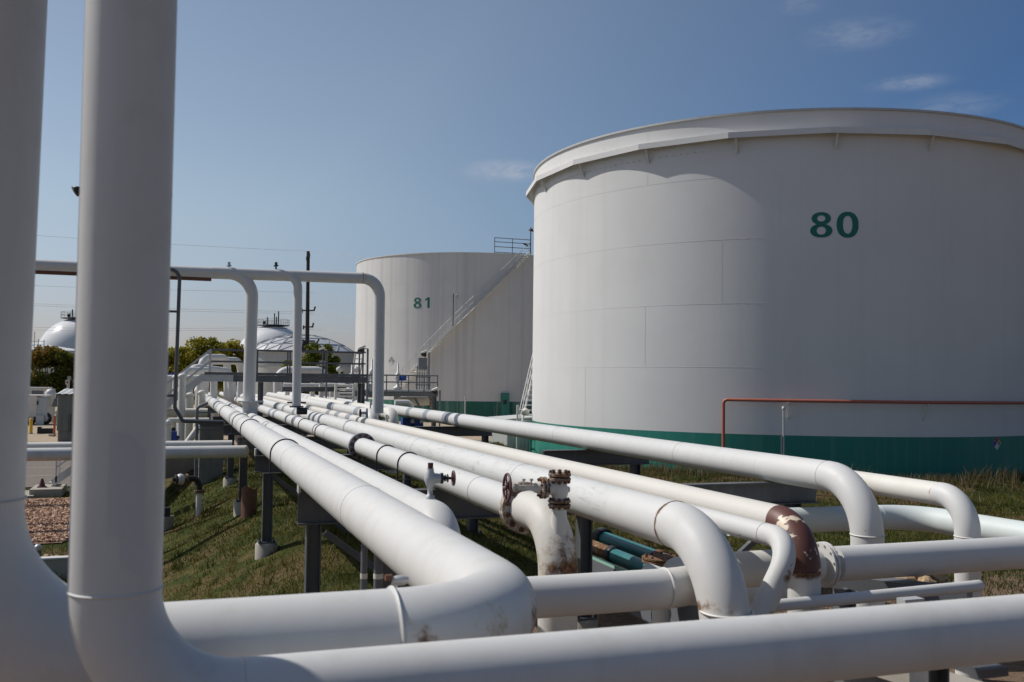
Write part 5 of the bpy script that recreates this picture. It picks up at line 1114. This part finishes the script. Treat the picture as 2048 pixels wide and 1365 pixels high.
P = lawn(170000, 7.5, 34, 12.5, 48, lambda x, y: (np.hypot(x-T80.x, y-T80.y) > 12.3) & (x-8 > (y-14)*.05-1) & (vnoise(x, y, .7)+rng.normal(0, .35, len(x)) > -.75) & (y > 13.5+rng.normal(0, 1., len(x))))
tn = np.clip(.33+.22*vnoise(P[:, 0], P[:, 1], .45)+rng.normal(0, .2, len(P)), 0, 1); sc = (P[:, 1]/22)**.6
scatter('grass', P, tn, rng.uniform(.05, .16, len(P)), rng.uniform(.006, .013, len(P))*sc, 'blade', 1.4)
P = lawn(9000, -6, -1.0, 18, 36, lambda x, y: ((y < 23.2+.4*vnoise(x, y, 2)) | (y > 31.6)) & (y < 35)); scatter('grass', P, np.clip(rng.normal(.35, .2, len(P)), 0, 1), rng.uniform(.06, .16, len(P)), rng.uniform(.006, .012, len(P)), 'blade', .9)
a = rng.uniform(math.radians(170), math.radians(262), 9000); rr = rng.normal(14.0, .8, 9000); x = T80.x+rr*np.sin(a); y = T80.y+rr*np.cos(a); k = rr > 12.3; P = np.stack([x, y, hfun(x, y)-.02], 1)[k]
hh = rng.uniform(.1, .42, len(P))*(1+.6*(vnoise(P[:, 0], P[:, 1], 1.3) > .25)); scatter('weeds', P, np.clip(rng.normal(.5, .28, len(P)), 0, 1), hh, rng.uniform(.006, .016, len(P)), 'weed', .7)
nt_ = 520; tx = np.concatenate([rng.uniform(-1.2, 6, nt_), rng.uniform(9, 26, nt_)]); ty = np.concatenate([15*(46/15)**rng.uniform(0, 1, nt_), 15*(38/15)**rng.uniform(0, 1, nt_)])
k = np.hypot(tx-TX, ty-TY) > 12.6; tx, ty = tx[k], ty[k]; tx = np.repeat(tx, 16)+rng.normal(0, .06, 16*len(tx)); ty = np.repeat(ty, 16)+rng.normal(0, .06, 16*len(ty))
P = np.stack([tx, ty, hfun(tx, ty)-.01], 1); scatter('grass', P, np.clip(np.repeat(rng.uniform(.05, .95, len(P)//16), 16)+rng.normal(0, .1, len(P)), 0, 1), rng.uniform(.08, .22, len(P)), rng.uniform(.005, .011, len(P))*(P[:, 1]/25)**.6, 'blade', .9)
# pebbles
def pebbles(n, x0, x1, y0, y1):
    ico_v = []; f = []; base = [(1, 0, 0), (-1, 0, 0), (0, 1, 0), (0, -1, 0), (0, 0, 1), (0, 0, -1)]; bf = [(0, 2, 4), (2, 1, 4), (1, 3, 4), (3, 0, 4), (2, 0, 5), (1, 2, 5), (3, 1, 5), (0, 3, 5)]
    x = rng.uniform(x0, x1, n); y = rng.uniform(y0, y1, n); s = rng.uniform(.025, .07, n); vs = []; tn = []
    for i in range(n):
        R_ = Matrix.Rotation(rng.uniform(0, 6), 3, Vector(rng.normal(0, 1, 3)).normalized()); sx = V(s[i]*rng.uniform(.8, 1.4), s[i]*rng.uniform(.7, 1.1), s[i]*rng.uniform(.5, .9)); tt = rng.uniform(0, 1)
        for q in base: w = R_ @ V(q[0]*sx.x, q[1]*sx.y, q[2]*sx.z); vs.append((x[i]+w.x, y[i]+w.y, .05+w.z)); tn.append(tt)
        f += [tuple(a+6*i for a in q) for q in bf]
    me = bpy.data.meshes.new('gravel'); me.from_pydata(vs, [], f); a = me.attributes.new('tone', 'FLOAT', 'POINT'); a.data.foreach_set('value', np.array(tn, np.float32)); me.materials.append(M['pebble'])
    o = bpy.data.objects.new('gravel', me); C.objects.link(o); tag(o, kind='stuff')
pebbles(6500, -4.8, -2.3, 23.7, 31.6)
# rocks
def rock(name, c, s, seed):
    r2 = random.Random(seed); m = MB(); n, k = 10, 7; vs = []
    for j in range(k+1):
        th = PI*j/k
        for i in range(n):
            a = 2*PI*i/n; q = s*(.75+.5*r2.random()); vs.append((c[0]+q*1.2*math.sin(th)*math.cos(a), c[1]+q*math.sin(th)*math.sin(a), c[2]+q*.8*math.cos(th)))
    m.add(vs, [(j*n+i, j*n+(i+1) % n, (j+1)*n+(i+1) % n, (j+1)*n+i) for j in range(k) for i in range(n)]); return m.build(name, 'rock', None, c)
for i, (dx, dy, s, lb) in enumerate(((-.75, .1, .13, 'pale tan rock at the shaded end of the heap under the cross pipe'), (-.4, 0, .19, 'large tan rock fronting the heap under the cross pipe'), (-.05, .15, .2, 'broad tan rock topping the heap under the cross pipe'), (.3, .05, .14, 'round tan rock at the sunny end of the heap under the cross pipe'), (-.2, -.35, .11, 'small tan rock lying before the heap under the cross pipe'), (-1.1, .3, .1, 'small tan rock apart from the heap, near the drop leg'))):
    tag(rock('rock', (13.3+dx*1.2, 14.5+dy, float(hfun(13.3+dx, 14.5+dy))+.14), s*1.25, i), lb, 'rock', 'tan rocks under the cross pipe')
for i, (px, py, lb) in enumerate(((96, 1124, 'grey rock by the white kerb wall, nearer the domed post'), (115, 1126, 'grey rock by the white kerb wall, nearer the ringed riser'))):
    p = at(px, py, z=0); tag(rock('rock', (p.x, p.y, .06), .11, 20+i), lb, 'rock', 'rocks by the white kerb')
# trees
def tree(label, px, ptop, Y, w, mat, zlow=.6, n=6000, seed=0, group='trees before the far tanks', ls=.2):
    b = at(px, 757, Y=Y); ht = at(px, ptop, Y=Y).z; t = thing('tree', label, 'tree', (b.x, Y, 0), group); r2 = np.random.default_rng(seed)
    m = MB(); m.tube([(b.x, Y, -.2), (b.x+.1, Y, ht*.3), (b.x-.05, Y, ht*.62)], .2, 10, rfn=lambda L: max(.05, .24-.03*L))
    cl = []
    for i in range(40):
        a = r2.uniform(0, 2*PI); h = r2.uniform(.3, .95); rad = w/2*math.sqrt(max(.05, 1-((h-.48)/.52)**2))*r2.uniform(.35, .92); c = V(b.x+rad*math.cos(a), Y+rad*math.sin(a), ht*h); cl.append((c, r2.uniform(.13, .27)*w/2*1.15))
        if i < 12: m.tube([(b.x, Y, ht*.3+.02*i), ((b.x+c.x)/2, (Y+c.y)/2, ht*.4+.1*i/12), c], .06, 6, rfn=lambda L: max(.012, .07-.012*L))
    m.build('trunk', 'wood', t)
    N_ = n; ci = r2.integers(0, len(cl), N_); g_ = r2.normal(0, 1, (N_, 3)); g_ /= np.linalg.norm(g_, axis=1)[:, None]; rad = r2.uniform(.25, 1.12, N_)**.6
    cc = np.array([tuple(c) for c, _ in cl]); cr = np.array([r for _, r in cl]); Pq = cc[ci]+g_*(rad*cr[ci])[:, None]*np.array([1.15, 1.15, .95]); Pq[:, 2] = np.maximum(Pq[:, 2], zlow)
    tone = np.clip(r2.normal(.45, .2, N_)+(r2.uniform(-.2, .2, len(cl)))[ci], 0, 1); u = r2.normal(0, 1, (N_, 3)); u /= np.linalg.norm(u, axis=1)[:, None]; v = np.cross(u, r2.normal(0, 1, (N_, 3))); v /= np.linalg.norm(v, axis=1)[:, None]; s_ = r2.uniform(.55, 1.2, N_)[:, None]*ls
    if mat == 'leaf_orange': tone = np.clip(tone*.75+.5*np.clip((Pq[:, 2]/ht-.5)*1.4-(Pq[:, 0]-b.x)/w, 0, 1), 0, 1)
    vs = np.stack([Pq-u*s_, Pq+v*s_*.55, Pq+u*s_, Pq-v*s_*.55], 1).reshape(-1, 3); me = bpy.data.meshes.new('crown'); org = np.array(t.location); k = np.arange(N_)*4
    me.from_pydata((vs-org).tolist(), [], np.stack([k, k+1, k+2, k+3], 1).tolist()); a = me.attributes.new('tone', 'FLOAT', 'POINT'); a.data.foreach_set('value', np.repeat(tone, 4).astype(np.float32)); me.materials.append(M[mat]); o = bpy.data.objects.new('crown', me); C.objects.link(o); o.parent = t
tree('dense tree tinged orange at one side, beyond the metal shed', 103, 697, 96, 5.6, 'leaf_orange', seed=1, n=9000)
tree('yellow green tree at the edge of the row, beside the conduit riser', 352, 692, 100, 4.4, 'leaf', seed=2)
tree('tallest yellow green tree of the row behind the pipe loops', 408, 674, 104, 5.6, 'leaf', seed=3, n=8000)
tree('yellow green tree closing the row, beside the arch leg', 458, 683, 108, 5.2, 'leaf', seed=4, n=7000)
tree('low yellow green tree filling the row beneath its taller neighbour', 381, 700, 112, 4.6, 'leaf', seed=8, n=5000)
tree('round green tree in front of the dome roof tank, by the utility pole', 641, 690, 112, 5.2, 'leaf_green', seed=5, n=8000)
tree('low spreading green bush like tree between the middle arch leg and the pole', 590, 718, 110, 4.8, 'leaf_green', seed=6, n=5000)
tree('yellow green tree behind the ringed riser', 240, 690, 100, 6, 'leaf', seed=7)

# ------------------------------------------------------------------ light
SUN_AZ, SUN_EL = math.radians(-54), math.radians(46.5)
S = V(math.sin(SUN_AZ)*math.cos(SUN_EL), math.cos(SUN_AZ)*math.cos(SUN_EL), math.sin(SUN_EL))
ld = bpy.data.lights.new('sun', 'SUN'); ld.energy = 3.85; ld.angle = math.radians(.53); ld.color = (1, .965, .91)
lo = bpy.data.objects.new('sun', ld); C.objects.link(lo); lo.rotation_euler = S.to_track_quat('Z', 'Y').to_euler()
w = bpy.data.worlds.new('World'); bpy.context.scene.world = w; w.use_nodes = True; nt = w.node_tree; nt.nodes.clear(); g = G(nt)
sky = g.n('ShaderNodeTexSky', sky_type='NISHITA'); sky.sun_disc = False; sky.sun_elevation = SUN_EL; sky.sun_rotation = SUN_AZ % (2*PI)
sky.altitude = 300; sky.air_density = 1.0; sky.dust_density = 1.0; sky.ozone_density = 4.0
gen = g.n('ShaderNodeTexCoord').outputs['Generated']; mask = None
for px, py, wu, wv, am in ((1010, 343, 88, 24, .62), (1715, 68, 95, 30, .24), (1820, 166, 75, 15, .36), (1600, 10, 45, 18, .18), (1900, 215, 95, 26, .2)):
    d = ray(px, py).normalized(); e1 = d.cross(V(0, 0, 1)).normalized(); e2 = e1.cross(d)
    def dot(e, off, s_):
        x = g.n('ShaderNodeVectorMath', operation='DOT_PRODUCT'); nt.links.new(gen, x.inputs[0]); x.inputs[1].default_value = e; return g.math('DIVIDE', x.outputs['Value'], s_/F_PX)
    du, dv_ = dot(e1, 0, wu), dot(e2, 0, wv); q = g.math('SQRT', g.math('ADD', g.math('MULTIPLY', du, du), g.math('MULTIPLY', dv_, dv_)))
    fr = g.n('ShaderNodeVectorMath', operation='DOT_PRODUCT'); nt.links.new(gen, fr.inputs[0]); fr.inputs[1].default_value = d
    k = g.math('MULTIPLY', g.ramp(q, .2, 1.25, am, 0), g.math('GREATER_THAN', fr.outputs['Value'], 0.5)); mask = k if mask is None else g.math('MAXIMUM', mask, k)
nz = g.noise(g.scale(gen, (1, 1, 2.6)), 38, 9, .66, .5); cm = g.math('MULTIPLY', mask, g.ramp(nz, .22, .72))
# thin bright haze toward the sun, deeper clear blue off to its side, grey haze along the horizon
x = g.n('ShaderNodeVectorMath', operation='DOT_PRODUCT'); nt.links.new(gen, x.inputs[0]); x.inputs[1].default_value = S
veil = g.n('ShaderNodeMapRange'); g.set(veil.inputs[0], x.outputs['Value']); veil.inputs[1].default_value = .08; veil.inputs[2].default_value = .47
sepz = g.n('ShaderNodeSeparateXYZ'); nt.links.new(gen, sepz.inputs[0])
gain = g.mix(veil.outputs[0], (.46, .585, .72), (1.25, 1.06, .89)); gain = g.mix(g.ramp(x.outputs['Value'], -.35, .08), (.42, .46, .44), gain); gain = g.mix(g.ramp(sepz.outputs[2], .0, .2), (.80, .71, .79), gain)  # unseen sky opposite the sun is dimmed and greyed to deepen the shade
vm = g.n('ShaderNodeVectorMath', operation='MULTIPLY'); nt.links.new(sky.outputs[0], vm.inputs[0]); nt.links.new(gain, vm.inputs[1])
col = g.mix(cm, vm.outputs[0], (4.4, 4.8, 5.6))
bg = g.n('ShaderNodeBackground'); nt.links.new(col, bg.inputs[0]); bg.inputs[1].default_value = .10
ow = g.n('ShaderNodeOutputWorld'); nt.links.new(bg.outputs[0], ow.inputs[0])
sc = bpy.context.scene; sc.view_settings.view_transform = 'Standard'; sc.view_settings.look = 'None'; sc.view_settings.gamma = 1; sc.view_settings.exposure = 0
sc.cycles.max_bounces = 6; sc.cycles.use_denoising = True
for o in bpy.data.objects:
    if '_org' in o: del o['_org']
